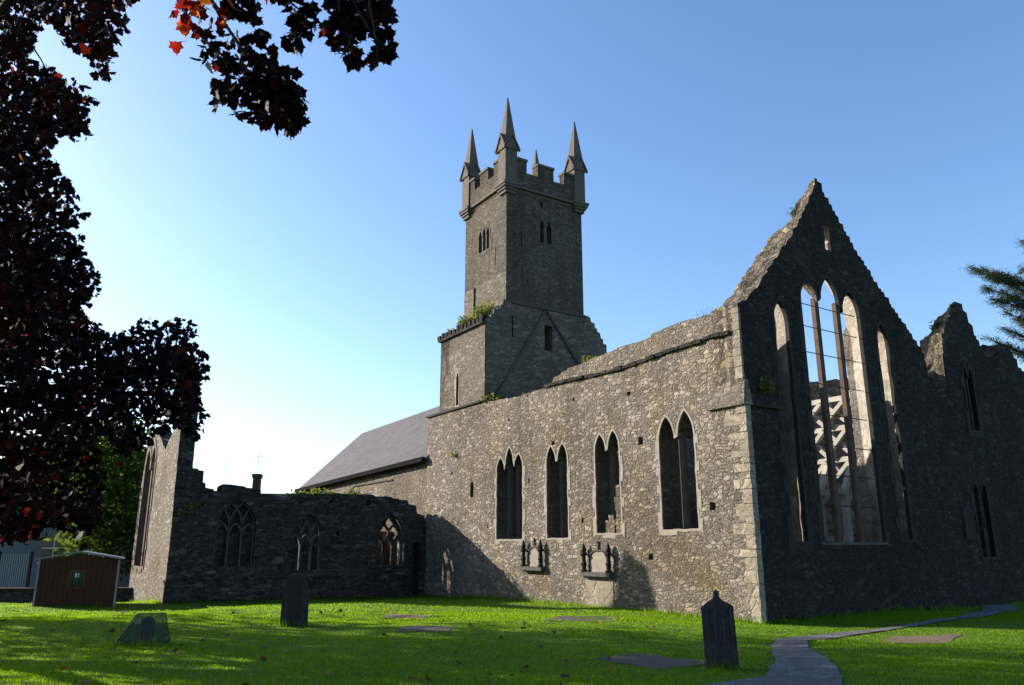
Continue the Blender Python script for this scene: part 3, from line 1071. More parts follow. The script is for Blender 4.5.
parapet(v0 + PS - .16, v1 - PS + .16, 'v', u0 - .08, 1)
parapet(u0 + PS - .16, u1 - PS + .16, 'u', v0 - .08, 1)
parapet(v0 + PS - .16, v1 - PS + .16, 'v', u1 + .08, -1)
parapet(u0 + PS - .16, u1 - PS + .16, 'u', v1 + .08, -1)
for cu, cv in cor:
    m = MB()
    x0, y0 = cv - tw.v, cu - tw.u
    zs = 18.55
    c = Vector((x0 + PS / 2, y0 + PS / 2, 0))
    h = PS / 2 - 0.02
    m.box((c.x - h, c.y - h, 16.79), (c.x + h, c.y + h, zs))
    # four small gables over the shaft
    e = h + 0.10
    zg = zs + 0.60
    for ax in (0, 1):
        for sg in (-1, 1):
            def q(a, b, z):
                return Vector((c.x + a, c.y + b, z)) if ax == 0 else Vector((c.x + b, c.y + a, z))
            P = [q(sg * e, -e, zs - 0.12), q(sg * e, 0, zg), q(sg * e, e, zs - 0.12), q(sg * (e - .14), e, zs - 0.12), q(sg * (e - .14), 0, zg), q(sg * (e - .14), -e, zs - .12)]
            # front rake boards and roof slope running in to the centre
            P2 = [q(sg * e, -e - .02, zs - 0.24), q(sg * e, 0, zg - .16), q(sg * e, e + .02, zs - 0.24)]
            mid = [q(0, -e, zs - 0.12), q(0, 0, zg), q(0, e, zs - 0.12)]
            m.add([P[0], P[1], P[2], P2[2], P2[1], P2[0]], [(0, 1, 4, 5), (1, 2, 3, 4)])
            m.add([P[0], P[1], mid[1], q(sg * .1, -e, zs - .12)], [(0, 1, 2)])
            m.add([P[2], P[1], mid[1]], [(0, 1, 2)])
            m.add([q(sg * (e - .05), -h - .01, zs - .2), q(sg * (e - .05), 0, zg - .1), q(sg * (e - .05), h + .01, zs - .2)], [(0, 1, 2)])
            m.add([P2[0], P2[1], q(sg * (e - .13), 0, zg - .16), q(sg * (e - .13), -e, zs - .24)], [(0, 1, 2, 3)])
            m.add([P2[2], P2[1], q(sg * (e - .13), 0, zg - .16), q(sg * (e - .13), e, zs - .24)], [(0, 1, 2, 3)])
    p = m.build('pinnacle', M['tower_grey'], tw.o)
    m = MB()
    s0_, s1_ = 0.285, 0.02
    b0, zt2 = zs + 0.15, 21.0
    ring0 = [Vector((c.x + s0_ * a, c.y + s0_ * b, b0)) for a, b in ((-1, -1), (1, -1), (1, 1), (-1, 1))]
    ring1 = [Vector((c.x + s1_ * a, c.y + s1_ * b, zt2)) for a, b in ((-1, -1), (1, -1), (1, 1), (-1, 1))]
    m.add(ring0 + ring1, [(3, 2, 1, 0), (4, 5, 6, 7)] + [(i, (i + 1) % 4, 4 + (i + 1) % 4, 4 + i) for i in range(4)])
    m.build('spire', M['tower_grey'], p)

# lower block of the tower with the ghost of the old roof
bz = 10.35
lo_e = tw.wall_v(u0 - 0.05)
outl = [(0.99, -.5), (6.75, -.5), (6.62, 8.9), (6.50, 9.25), (6.30, 9.9), (6.12, 10.35), (5.80, 10.86), (5.46, 11.25), (5.25, 11.50), (1.08, 11.50), (0.80, 11.1), (0.62, 11.05), (0.31, 10.62), (0.08, 10.50), (0.08, 7.1), (0.99, 7.1)]
rs = random.Random(4)
lhs = steps([outl[2], outl[3], outl[4], outl[5], outl[6], outl[7], outl[8]], 0.25, .1, rs)
rhs = steps([outl[9], outl[10], outl[11], outl[12], outl[13]], 0.22, .1, rs)
outl = outl[:2] + lhs + rhs + outl[14:]
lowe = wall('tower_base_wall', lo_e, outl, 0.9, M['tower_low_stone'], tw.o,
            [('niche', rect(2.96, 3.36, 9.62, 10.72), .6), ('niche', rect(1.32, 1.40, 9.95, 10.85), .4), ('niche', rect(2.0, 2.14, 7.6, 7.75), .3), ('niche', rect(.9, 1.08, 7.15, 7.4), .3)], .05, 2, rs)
lowe['label'] = 'shaded tower base face with the ridge line of a vanished roof'
lo_n = tw.wall_u(0.06)
slitw = lights(7.35, [(14.82, 15.04, 8.45, 8.72)])
lown = wall('tower_base_wall', lo_n, rect(u0 - .04, 16.5, 6.0, 10.36), 0.9, M['tower_low_stone'], tw.o,
            [('niche', slitw, .5), ('niche', rect(16.05, 16.13, 8.85, 9.5), .4)], .0, 1, rs)
ring('window_surround', lo_n, slitw, .08, -.012, .05, M['ashlar'], lown)
tower_in = wall('tower_base_wall', tw.wall_v(16.5, -1), rect(0.06, 6.4, 6.0, 10.36), 0.8, M['tower_low_stone'], tw.o, [], 0, 0)
m = MB()     # sloping ledge from the base up to the shaft
A = [tw.P(u0, .1, 10.36), tw.P(16.5, .1, 10.36), tw.P(16.5, 1.12, 11.3), tw.P(u0 + .05, 1.12, 11.45)]
B_ = [p - Vector((0, 0, .4)) for p in A]
m.add(A + B_, [(0, 1, 2, 3), (7, 6, 5, 4)] + [(i, (i + 1) % 4, 4 + (i + 1) % 4, 4 + i) for i in range(4)])
m.build('ledge_slope', M['dark_rubble'], tw.o)
m = MB()
m.box(tw.P(u0 - .02, -.05, 10.355), tw.P(16.56, .16, 10.46))
u = u0 + 0.02
while u < 16.5:
    L = rs.uniform(.18, .24)
    m.box(tw.P(u, -.04, 10.44), tw.P(u + L, .3, 10.68 + rs.uniform(-.04, .08)), .012)
    u += L + .12
m.build('corbel_course', M['dark_rubble'], tw.o)
# roof crease: two sloping drip courses and the level one above
m = MB()
for a, b in (((2.98, 11.36), (0.30, 7.0)), ((3.06, 11.36), (4.95, 8.9)), ((4.95, 8.9), (5.4, 8.2))):
    m.beam(tw.P(u0 - .08, a[0], a[1]), tw.P(u0 - .08, b[0], b[1]), .10, .09)
m.box(tw.P(u0 - .11, 1.3, 11.39), tw.P(u0 + .0, 5.12, 11.48))
m.build('roof_crease', M['grey_ashlar'], tw.o)

# ------------------------------------------------------------------ nave with slate roof
nv = Site('nave', 26, 4, 'long stone nave with a plain grey slate roof behind the ruined transept', 'church')
fr = nv.wall_u(0.06)
nw = wall('nave_wall', fr, [(17.4, -0.6), (34.3, -0.6), (34.3, 5.0), (17.4, 5.36)], 0.8, M['rubble'], nv.o, [], 0, 0)
m = MB()
m.box(fr.p(21.0, 4.72, -.05), fr.p(25.8, 4.78, .05))
m.beam(fr.p(25.8, 4.75, 0), fr.p(27.2, 4.1, 0), .06, .08)
m.build('drip_course', M['dark_ashlar'], nv.o)
m = MB()
e0, e1 = (17.3, -.12, 5.44), (34.5, -.12, 5.10)
r0, r1 = (16.4, 3.85, 9.15), (34.5, 3.85, 8.85)
b0, b1 = (16.4, 7.9, 5.44), (34.5, 7.9, 5.10)
th = Vector((0, 0, .14))
pts = [nv.P(*p) for p in (e0, e1, r1, r0)]
pts2 = [nv.P(*p) for p in (r0, r1, b1, b0)]
uvs = []
V, Fc = [], []
for P4, mir in ((pts, 0), (pts2, 1)):
    k = len(V)
    V += P4 + [p - th for p in P4]
    L = (P4[1] - P4[0]).length
    Hh = (P4[2] - P4[1]).length
    uv4 = [(0, 0), (L, 0), (L, Hh), (0, Hh)]
    uvs += uv4 + uv4
    Fc += [(k, k + 1, k + 2, k + 3), (k + 7, k + 6, k + 5, k + 4)] + [(k + i, k + 4 + i, k + 4 + (i + 1) % 4, k + (i + 1) % 4) for i in range(4)]
mesh_obj('roof', V, Fc, M['slate'], nv.o, False, True, uvs)
m = MB()
m.beam(nv.P(17.35, -.22, 5.36), nv.P(34.5, -.22, 5.02), .14, .2)
m.build('gutter', M['gutter'], nv.o)
wall('gable_wall', nv.wall_v(34.2, -1), [(0.06, -.6), (7.7, -.6), (7.7, 5.0), (3.85, 8.6), (0.06, 5.0)], .7, M['rubble'], nv.o)

# ------------------------------------------------------------------ transept
tr = Site('ruined_transept', 17.3, -5, 'low dark ruined transept with three traceried windows and broken top', 'ruin')
ft = tr.wall_v(17.3)
rq = random.Random(31)
top = [(-10.0, 2.45), (-9.75, 2.75), (-9.3, 2.95), (-9.0, 3.1), (-8.75, 3.4), (-8.45, 3.66), (-8.08, 3.92), (-7.5, 3.83), (-7.0, 3.64), (-6.5, 3.48), (-5.9, 3.46), (-5.4, 3.62), (-4.7, 3.74), (-3.5, 3.76), (-2.0, 3.72), (-1.3, 3.62), (-.85, 3.40), (-.45, 3.05), (-.1, 2.75)]
topr = steps(top, .3, .1, rq)
outl = [(-10.0, -.7), (-.02, -.7), (-.02, 2.7)] + topr[::-1]


def gothic(s0, s1, z0, zs, za):
    return [(s0, z0), (s1, z0)] + arch(s0, s1, zs, za, 8)


tw1 = gothic(-8.50, -7.08, 1.02, 2.42, 3.42)
tw2 = gothic(-5.68, -4.46, 0.85, 2.05, 2.95)
tw3 = gothic(-2.22, -1.02, 0.98, 2.05, 3.02)
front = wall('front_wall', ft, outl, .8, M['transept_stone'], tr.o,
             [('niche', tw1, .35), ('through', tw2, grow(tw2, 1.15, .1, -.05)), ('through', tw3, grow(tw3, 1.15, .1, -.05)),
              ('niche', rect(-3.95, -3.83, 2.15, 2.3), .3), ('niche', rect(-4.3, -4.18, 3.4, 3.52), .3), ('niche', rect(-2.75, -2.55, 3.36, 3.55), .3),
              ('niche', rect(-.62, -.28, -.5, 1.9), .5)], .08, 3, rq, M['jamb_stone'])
front['label'] = 'dark shaded transept wall with three pointed windows'
# string course low on the wall and its plinth
m = MB()
m.box(ft.p(-10.03, .60, -.05), ft.p(-.65, .68, .05), .005)
m.build('string_course', M['transept_stone'], front)


def inside(loop, p):
    x, y = p
    r_ = False
    n = len(loop)
    for i in range(n):
        x0, y0 = loop[i]
        x1, y1 = loop[(i + 1) % n]
        if (y0 > y) != (y1 > y) and x < (x1 - x0) * (y - y0) / (y1 - y0) + x0:
            r_ = not r_
    return r_


def tracery(loop, s0, s1, z0, zs, za, d, parent):
    w = s1 - s0
    h = za - zs
    Rr = (w * w / 4 + h * h) / w
    m = MB()

    def run(pts):
        if len(pts) > 1:
            m.strip([ft.p(a, z, d) for a, z in pts], ft.D, .07, .12, ft.S, ft.Z)
    for k in (1, 2):
        s = s0 + w * k / 3
        run([(s, z0), (s, zs)])
        for sg in (-1, 1):
            pts = []
            for i in range(40):
                a = i * 0.045
                p = (s + sg * (Rr - Rr * math.cos(a)), zs + Rr * math.sin(a))
                if not inside(loop, p):
                    break
                pts.append(p)
            run(pts)
    for k in range(3):
        a, b = s0 + w * k / 3, s0 + w * (k + 1) / 3
        run(arch(a + .03, b - .03, zs - .22, zs + .12, 5))
    run([(s0 + .03, z0)] + [(s0 + .03, zs)] + [(x + .03 * (1 if x < (s0 + s1) / 2 else -1), z) for x, z in arch(s0, s1, zs, za, 8)[::-1]] + [(s1 - .03, z0)])
    return m.build('tracery', M['transept_ashlar'], parent)


def railings(s0, s1, z0, z1, n, d, parent):
    m = MB()
    for i in range(n):
        s = s0 + (s1 - s0) * (i + .5) / n
        m.tube([ft.p(s, z0, d), ft.p(s, z1 + (.05 if i % 2 else 0), d)], .012, 6)
    m.tube([ft.p(s0, z1 - .08, d), ft.p(s1, z1 - .08, d)], .012, 6)
    m.build('railing', M['black_iron'], parent)


ring('window_surround', ft, tw1, .13, -.02, .1, M['transept_stone'], front)
ring('window_surround', ft, tw2, .11, -.02, .1, M['transept_stone'], front)
ring('window_surround', ft, tw3, .10, -.02, .1, M['transept_stone'], front)
tracery(tw1, -8.50, -7.08, 1.02, 2.42, 3.42, .14, front)
railings(-8.44, -7.14, 1.02, 1.85, 13, .22, front)
tracery(tw2, -5.68, -4.46, .85, 2.05, 2.95, .2, front)
railings(-5.62, -4.52, .85, 1.35, 11, .34, front)


def foil(cs, cz, r_, w):
    out = []
    for k in range(28):
        a = 2 * math.pi * k / 28
        q = r_ * (.70 + .30 * abs(math.cos(2 * a)) ** .7)
        out.append((cs + q * math.cos(a) * w, cz + q * math.sin(a)))
    return out


def cusped(s0, s1, z0, zs, za):
    a = arch(s0, s1, zs, za, 6)
    out = [(s0, z0), (s1, z0)]
    n = len(a)
    c = (s0 + s1) / 2
    for i, (x, z) in enumerate(a):
        t = i / (n - 1)
        k = 1 - .28 * math.exp(-((t - .22) / .06) ** 2) - .28 * math.exp(-((t - .78) / .06) ** 2)
        out.append((c + (x - c) * k, z))
    return out


plate_out = offset(tw3, -.02)
w3 = 1.20 / 3
hl = []
for k in range(3):
    a = -2.22 + w3 * k
    hl.append(('through', cusped(a + .06, a + w3 - .06, 1.0, 1.72, 2.02), None))
hl.append(('through', foil(-1.83, 2.27, .25, .72), None))
hl.append(('through', foil(-1.41, 2.27, .25, .72), None))
hl.append(('through', foil(-1.62, 2.66, .19, .8), None))
wall('tracery', ft, offset(tw3, .0), .13, M['transept_stone'], front, hl, 0, 0)
bpy.context.view_layer.update()
tr_o = [o for o in front.children if o.name.startswith('tracery')][-1]
tr_o.location = ft.D * .2
# rusty boarded back seen through the third window
# end wall of the transept with its tall two light window and the high stub
fe = tr.wall_u(-10.02)
re_ = random.Random(17)
top = rag([(17.34, 2.45), (17.45, 3.3), (17.48, 4.0), (17.56, 5.6), (17.72, 7.0), (18.0, 8.0), (18.2, 8.15), (18.45, 7.6), (18.75, 6.8), (19.1, 5.9), (20.4, 5.4), (22.0, 6.1), (23.0, 6.6), (24.2, 6.5), (25.1, 5.8), (25.7, 4.0)], .3, .07, re_)
outl = [(17.34, -.7), (25.7, -1.0)] + top[::-1]
ew = lights(.95, [(22.35, 23.35, 4.9, 5.8), (23.6, 24.8, 4.9, 5.8)])
endw = wall('end_wall', fe, outl, .55, M['rubble'], tr.o, [('through', ew, grow(ew, 1.1, .1, 0))], .07, 3, re_, M['jamb_stone'], M['transept_stone'])  # rim takes the darker stone so the edges turned from the sun look shaded
endw['label'] = 'sunlit transept end wall with a tall window and a high broken stub'
ring('window_surround', fe, ew, .14, -.03, .2, M['pink_ashlar'], endw)
m = MB()
m.box(fe.p(23.36, .93, .05), fe.p(23.58, 4.95, .30))
m.build('mullion', M['pink_ashlar'], endw)
rb = random.Random(8)
top = steps([(-9.45, 5.3), (-8.2, 5.2), (-7.75, 5.1), (-7.4, 4.3), (-6.7, 4.15), (-5.5, 3.9), (-3, 3.6), (0, 3.4)], .3, .1, rb)
wall('back_wall', tr.wall_v(25.0), [(-9.45, -.8), (0, -.6)] + top[::-1], .8, M['transept_stone'], tr.o, [], .08, 2, rb)
m = MB()
for i in range(9):
    m.box(tr.P(20.8, -1.9 + i * .22, -.3), tr.P(20.86, -1.9 + i * .22 + .2, 2.4), .004)
m.build('board_screen', M['rust_board'], tr.o)

# ------------------------------------------------------------------ ruined gables on the right
sd = Site('ruined_aisle', 0.3, 11, 'dark ruined gable with ivy tufts and a narrow twin window right of the big gable', 'ruin')
fs_ = sd.wall_v(0.05)
ra = random.Random(41)
top = steps([(8.64, 6.2), (9.62, 6.3), (9.66, 7.5), (9.8, 8.2), (10.1, 8.7), (10.5, 9.1), (10.85, 9.6), (11.05, 9.72), (11.4, 9.5), (11.65, 9.1), (11.9, 8.7), (12.3, 8.05), (12.8, 7.6), (13.15, 7.30)], .24, .06, ra)
outl = [(8.64, -.4), (13.2, -.4)] + top[::-1]
aw = lights(5.35, [(10.74, 10.96, 7.1, 7.45), (11.06, 11.28, 7.1, 7.45)])
dw = lights(1.40, [(10.35, 10.62, 3.3, 3.65), (10.78, 11.06, 3.3, 3.65)])
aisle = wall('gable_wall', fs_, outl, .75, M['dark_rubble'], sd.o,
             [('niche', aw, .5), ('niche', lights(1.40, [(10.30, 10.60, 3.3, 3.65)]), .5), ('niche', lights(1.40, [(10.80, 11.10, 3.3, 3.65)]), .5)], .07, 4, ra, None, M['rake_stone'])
for v_ in aisle.data.vertices:
    if v_.co.z > 8.3 and v_.co.y > -.15:
        v_.co.z -= (v_.co.y + .2) * .9 * min(1.0, (v_.co.z - 8.3) / 1.0)
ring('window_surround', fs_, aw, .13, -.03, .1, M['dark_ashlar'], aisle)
m = MB()
m.box(fs_.p(10.965, 5.35, .03), fs_.p(11.055, 7.15, .2))
for z in (5.9, 6.5):
    m.box(fs_.p(10.68, z, .1), fs_.p(11.36, z + .06, .22))
m.build('mullion', M['dark_ashlar'], aisle)
ring('window_surround', fs_, lights(1.40, [(10.30, 10.60, 3.3, 3.65), (10.80, 11.10, 3.3, 3.65)]), .12, -.02, .1, M['dark_ashlar'], aisle)
pl = MB()
pl.box(fs_.p(9.45, 1.9, -.06), fs_.p(10.0, 2.6, .05), .004)
q = [fs_.p(a, z, -.06) for a, z in [(9.4, 2.55), (10.05, 2.55), (9.95, 2.85), (9.72, 2.95), (9.5, 2.85)]]
q2 = [p + fs_.D * .1 for p in q]
pl.add(q + q2, [(0, 1, 2, 3, 4), (9, 8, 7, 6, 5)] + [(i, 5 + i, 5 + (i + 1) % 5, (i + 1) % 5) for i in range(5)])
tag(pl.build('wall_plaque', M['dark_ashlar'], None), 'small dark carved plaque set in the shaded wall beside the low twin window', 'plaque')
bpy.data.objects['wall_plaque'].matrix_world = sd.o.matrix_basis.copy()
sd2 = Site('ruined_chapel', 1.0, 15, 'dark broken gable stub at the right edge under the cedar branches', 'ruin')
fc2 = sd2.wall_v(0.25)
ra2 = random.Random(43)
top = steps([(13.22, 7.25), (13.6, 7.75), (13.95, 8.5), (14.3, 8.75), (14.75, 8.55), (15.1, 8.0), (15.8, 7.6), (17.6, 8.0), (19, 7.6), (21, 7.0)], .24, .07, ra2)
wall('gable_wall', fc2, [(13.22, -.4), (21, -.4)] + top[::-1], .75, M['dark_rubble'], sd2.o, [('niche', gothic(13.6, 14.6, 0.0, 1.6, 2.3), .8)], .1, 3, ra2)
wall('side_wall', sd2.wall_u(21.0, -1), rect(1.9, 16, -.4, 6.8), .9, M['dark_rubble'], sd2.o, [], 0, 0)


# ------------------------------------------------------------------ wall memorials
def memorial(name, u, z0, w, h, label):
    S_ = Site(name, u, 0, label, 'memorial', 'memorial tablets on the long wall', z0)
    f = S_.wall_u(0.0)
    f = Frame(S_.P(u, 0, z0), (0, 1, 0), (1, 0, 0))
    loop = [(-w / 2, .07), (w / 2, .07)] + arch(-w / 2, w / 2, h * .55, h, 8)
    pn = wall('panel', f, loop, .06, M['panel'], S_.o)
    pn.location = f.D * -.035
    ring('panel_frame', f, loop, .05, -.065, .02, M['grey_ashlar'], S_.o, False)
    m = MB()
    m.box(f.p(-w / 2 - .28, -.05, -.2), f.p(w / 2 + .28, .07, .02))
    m.box(f.p(-w / 2 - .22, -.10, -.13), f.p(w / 2 + .22, -.05, .02))
    m.build('sill', M['grey_ashlar'], S_.o)
    for sg in (-1, 1):
        c = f.p(sg * (w / 2 + .17), .07, -.13)
        m = MB()
        k = h / 0.66
        fat = 1.45
        m.lathe(c, [(a * fat, b * k) for a, b in [(.07, 0), (.07, .05), (.045, .07), (.05, .2), (.065, .24), (.045, .28), (.045, .46), (.075, .5), (.075, .54), (.05, .57), (.062, .64), (.04, .72), (.03, .76), (.01, .84)]], 10)
        m.build('column', M['black_stone'], S_.o)
    m = MB()
    m.tube([f.p(0, h + .06, -.03), f.p(0, h + .3, -.03)], .025, 6)
    m.build('finial', M['grey_ashlar'], S_.o)
    return S_


memorial('wall_memorial', 9.28, 1.00, .66, .68, 'arched pale wall tablet with dark side columns under the three-light and two-light windows')
memorial('wall_memorial', 5.90, .90, .82, .66, 'larger arched wall tablet with dark columns above a patch of smooth blocks')


# ------------------------------------------------------------------ graves and lawn stones
def ground_thing(name, x, y, rz, label, cat, group=None):
    o = bpy.data.objects.new(name, None)
    col.objects.link(o)
    o.location = (x, y, gz(x, y))
    o.rotation_euler = (0, 0, rz)
    o.empty_display_size = .3
    return tag(o, label, cat, group)


def slab_mesh(prof, t, bev=.012):
    """an upright stone: profile in x,z with thickness t in y, slightly worn edges"""
    bm = bmesh.new()
    a = [bm.verts.new((x, -t / 2, z)) for x, z in prof]
    f = bm.faces.new(a)
    r_ = bmesh.ops.extrude_face_region(bm, geom=[f])
    for v in [g for g in r_['geom'] if isinstance(g, bmesh.types.BMVert)]:
        v.co.y += t
    bmesh.ops.bevel(bm, geom=list(bm.edges), offset=bev, segments=2, affect='EDGES')
    bmesh.ops.recalc_face_normals(bm, faces=bm.faces)
    return bm


def bm_obj(name, bm, mat, parent=None):
    me = bpy.data.meshes.new(name)
    bm.to_mesh(me)
    bm.free()
    me.materials.append(mat)
    o = bpy.data.objects.new(name, me)
    col.objects.link(o)
    o.parent = parent
    return o


g1 = ground_thing('gravestone', 3.03, 12.07, R(-8), 'grey gravestone with a pointed gabled top and small finial beside the path', 'gravestone', 'upright gravestones')
bm_obj('headstone', slab_mesh([(-.235, -.1), (.235, -.1), (.225, .80), (.235, .84), (.14, .90), (.045, .955), (.04, 1.01), (-.04, 1.01), (-.045, .955), (-.14, .90), (-.235, .83), (-.23, .78)], .13), M['grave_dark'], g1)
g1.rotation_euler = (R(1.5), R(-1.6), R(-8))
m = MB()
m.lathe((0, 0, 1.0), [(.03, 0), (.045, .02), (.045, .05), (.02, .075)], 8)
m.build('finial', M['grave_dark'], g1)
m = MB()
for x in (-.17, -.055, .06, .175):
    m.box((x - .022, -.088, .36), (x + .022, -.063, .80))
m.build('raised_ribs', M['grave_dark'], g1)
m = MB()
m.box((-.19, -.072, .08), (.19, -.0655, .33))
m.build('inscription_panel', M['grave_dark'], g1)
g2 = ground_thing('gravestone', -4.93, 18.69, R(6), 'tall dark gravestone with chamfered shoulders alone before the transept', 'gravestone', 'upright gravestones')
bm_obj('headstone', slab_mesh([(-.30, -.1), (.30, -.1), (.285, .72), (.24, .86), (.15, 1.08), (.10, 1.12), (-.10, 1.12), (-.16, 1.06), (-.25, .86), (-.285, .72)], .18), M['grave_dark'], g2)
m = MB()
m.box((-.10, -.125, .06), (.09, -.094, .96))
m.build('raised_panel', M['dark_ashlar'], g2)
# small stone under a sloping clear cover
g3 = ground_thing('covered_stone', -6.62, 14.85, R(12), 'small leaning carved stone under a sloping clear cover on the lawn', 'stone')
bm = slab_mesh([(-.12, -.05), (.14, -.05), (.12, .40), (.05, .47), (-.06, .46), (-.11, .38)], .16, .02)
st = bm_obj('stone', bm, M['slab'], g3)
st.location = (.06, 0, 0)
st.rotation_euler = (R(-14), R(6), R(35))
m = MB()
A = [(-.40, -.30, .0), (.42, -.30, .0), (.42, .32, .0), (-.40, .32, .0)]
B_ = [(-.11, -.13, .52), (.33, -.13, .52), (.33, .15, .52), (-.11, .15, .52)]
m.add(A + B_, [(4, 5, 6, 7)] + [(i, (i + 1) % 4, 4 + (i + 1) % 4, 4 + i) for i in range(4)])
N = NT('clear_cover')
N.b.inputs['Base Color'].default_value = (.55, .62, .62, 1)
N.b.inputs['Roughness'].default_value = .12
tp = N.n('ShaderNodeBsdfTransparent')
tp.inputs[0].default_value = (.50, .54, .54, 1)
mx = N.n('ShaderNodeMixShader')
mx.inputs[0].default_value = .04
N.l(tp.outputs[0], mx.inputs[1])
N.l(N.b.outputs[0], mx.inputs[2])
N.l(mx.outputs[0], N.t.nodes['Material Output'].inputs[0])
m.build('clear_cover', N.m, g3)
m = MB()
for i in range(4):
    m.beam(A[i], B_[i], .010, .010)
    m.beam(B_[i], B_[(i + 1) % 4], .010, .010)
    m.beam(A[i], A[(i + 1) % 4], .02, .02)
m.build('cover_frame', M['black_iron'], g3)
m = MB()
m.box((-.21, -.135, .33), (-.11, -.125, .43))
sg = m.build('notice_card', M['sign'], g3)
sg.location = (0.08, -.06, 0.0)
sg.rotation_euler = (R(-18), 0, 0)

FLAT = []


def ledger(name, quad, label, cat, mat, group, h=.006):
    c = sum((W(*q) for q in quad), Vector()) / 4
    o = ground_thing(name, c.x, c.y, 0, label, cat, group)
    bmx = bmesh.new()
    pts = []
    for a, b in zip(quad, quad[1:] + quad[:1]):
        for k in range(5):
            t = k / 5
            p = W(a[0] + (b[0] - a[0]) * t + rng.uniform(-.07, .07), a[1] + (b[1] - a[1]) * t + rng.uniform(-.07, .07))
            pts.append(p)
    vb = [bmx.verts.new((p.x - c.x, p.y - c.y, -.1)) for p in pts]
    vt = [bmx.verts.new((p.x - c.x, p.y - c.y, gz(p.x, p.y) - gz(c.x, c.y) + h + rng.uniform(0, .006))) for p in pts]
    bmx.faces.new(vt)
    n = len(pts)
    for i in range(n):
        bmx.faces.new((vb[i], vb[(i + 1) % n], vt[(i + 1) % n], vt[i]))
    bmesh.ops.recalc_face_normals(bmx, faces=bmx.faces)
    # the thing is one mesh: drop the empty
    bpy.data.objects.remove(o)
    ob = bm_obj(name, bmx, mat)
    ob.location = (c.x, c.y, gz(c.x, c.y))
    tag(ob, label, cat, group)
    FLAT.append([c + (W(*q) - c) * .88 for q in quad])


GR = 'flat grave slabs in the lawn'
ledger('ledger_stone', [(2.73, -4.23), (3.65, -3.13), (2.81, -1.83), (1.51, -3.25)], 'broad worn flat grave slab in the sunny grass before the long wall', 'grave slab', M['slab'], GR)
ledger('ledger_stone', [(-2.75, -7.2), (-2.83, -6.3), (-4.22, -5.9), (-4.1, -7.0)], 'grey flat grave slab in shade left of the pointed gravestone', 'grave slab', M['slab'], GR, .012)
ledger('ledger_stone', [(2.75, -8.02), (3.41, -7.48), (2.44, -6.77), (1.78, -7.25)], 'small sunken flat slab in the middle of the lawn', 'grave slab', M['slab'], GR)
ledger('ledger_stone', [(6.08, -6.89), (6.8, -6.3), (5.61, -5.61), (4.96, -6.21)], 'pale flat slab in the sunny strip nearest the transept', 'grave slab', M['earth'], GR)
ledger('earth_patch', [(-3.77, -1.26), (-3.32, -.06), (-4.04, 1.05), (-4.56, -.34)], 'bare brown earth grave plot in the grass right of the path', 'grave plot', M['earth'], None, .006)


# ------------------------------------------------------------------ background, left
shd = ground_thing('garden_shed', -14.55, 27.4, R(24), 'dark brown boarded garden shed with a pale low roof and small window', 'shed')
m = MB()
for i in range(15):
    x = -1.16 + i * 2.32 / 15
    xa, xb = x, x + 2.32 / 15 - .008

    def zt_(xx):
        return 1.66 - abs(xx) * .17
    P = [(xa, -.5, -.05), (xb, -.5, -.05), (xb, -.5, zt_(xb)), (xa, -.5, zt_(xa))]
    m.add(P + [(p[0], -.47, p[2]) for p in P], [(0, 1, 2, 3), (7, 6, 5, 4)] + [(k, 4 + k, 4 + (k + 1) % 4, (k + 1) % 4) for k in range(4)])
m.box((-1.16, -.468, -.05), (-1.12, 1.5, 1.44))
m.box((1.12, -.468, -.05), (1.16, 1.5, 1.44))
m.box((-1.12, 1.46, -.05), (1.12, 1.5, 1.44))
m.build('shed_wall', plain('brown_stained_board', (0.085, 0.034, 0.021), .8, .4, 6, .3, .006), shd)
m = MB()
for sg in (-1, 1):
    P = [(0, -.62, 1.70), (sg * 1.28, -.62, 1.47), (sg * 1.28, 1.6, 1.47), (0, 1.6, 1.70)]
    m.add(P + [(p[0], p[1], p[2] + .05) for p in P], [(0, 1, 2, 3), (7, 6, 5, 4)] + [(k, 4 + k, 4 + (k + 1) % 4, (k + 1) % 4) for k in range(4)])
m.build('roof', M['galv'], shd)
for x in (-1.17, 1.17):
    m = MB()
    m.box((x - .03, -.53, -.05), (x + .03, -.502, 1.46))
    m.build('corner_trim', M['galv'], shd)
m = MB()
m.box((-.26, -.515, .58), (.20, -.503, 1.12))
wf = m.build('window', M['glass'], shd)
m = MB()
for x in (-.28, -.03, .20):
    m.box((x, -.535, .56), (x + .03, -.516, 1.15))
m.box((-.28, -.538, .56), (.23, -.5165, .59))
m.box((-.28, -.538, 1.12), (.23, -.5165, 1.15))
m.build('frame', M['rust_board'], wf)
m = MB()
m.box((-.09, -.52, .90), (.03, -.517, 1.04))
m.build('white_notice', M['white'], wf)

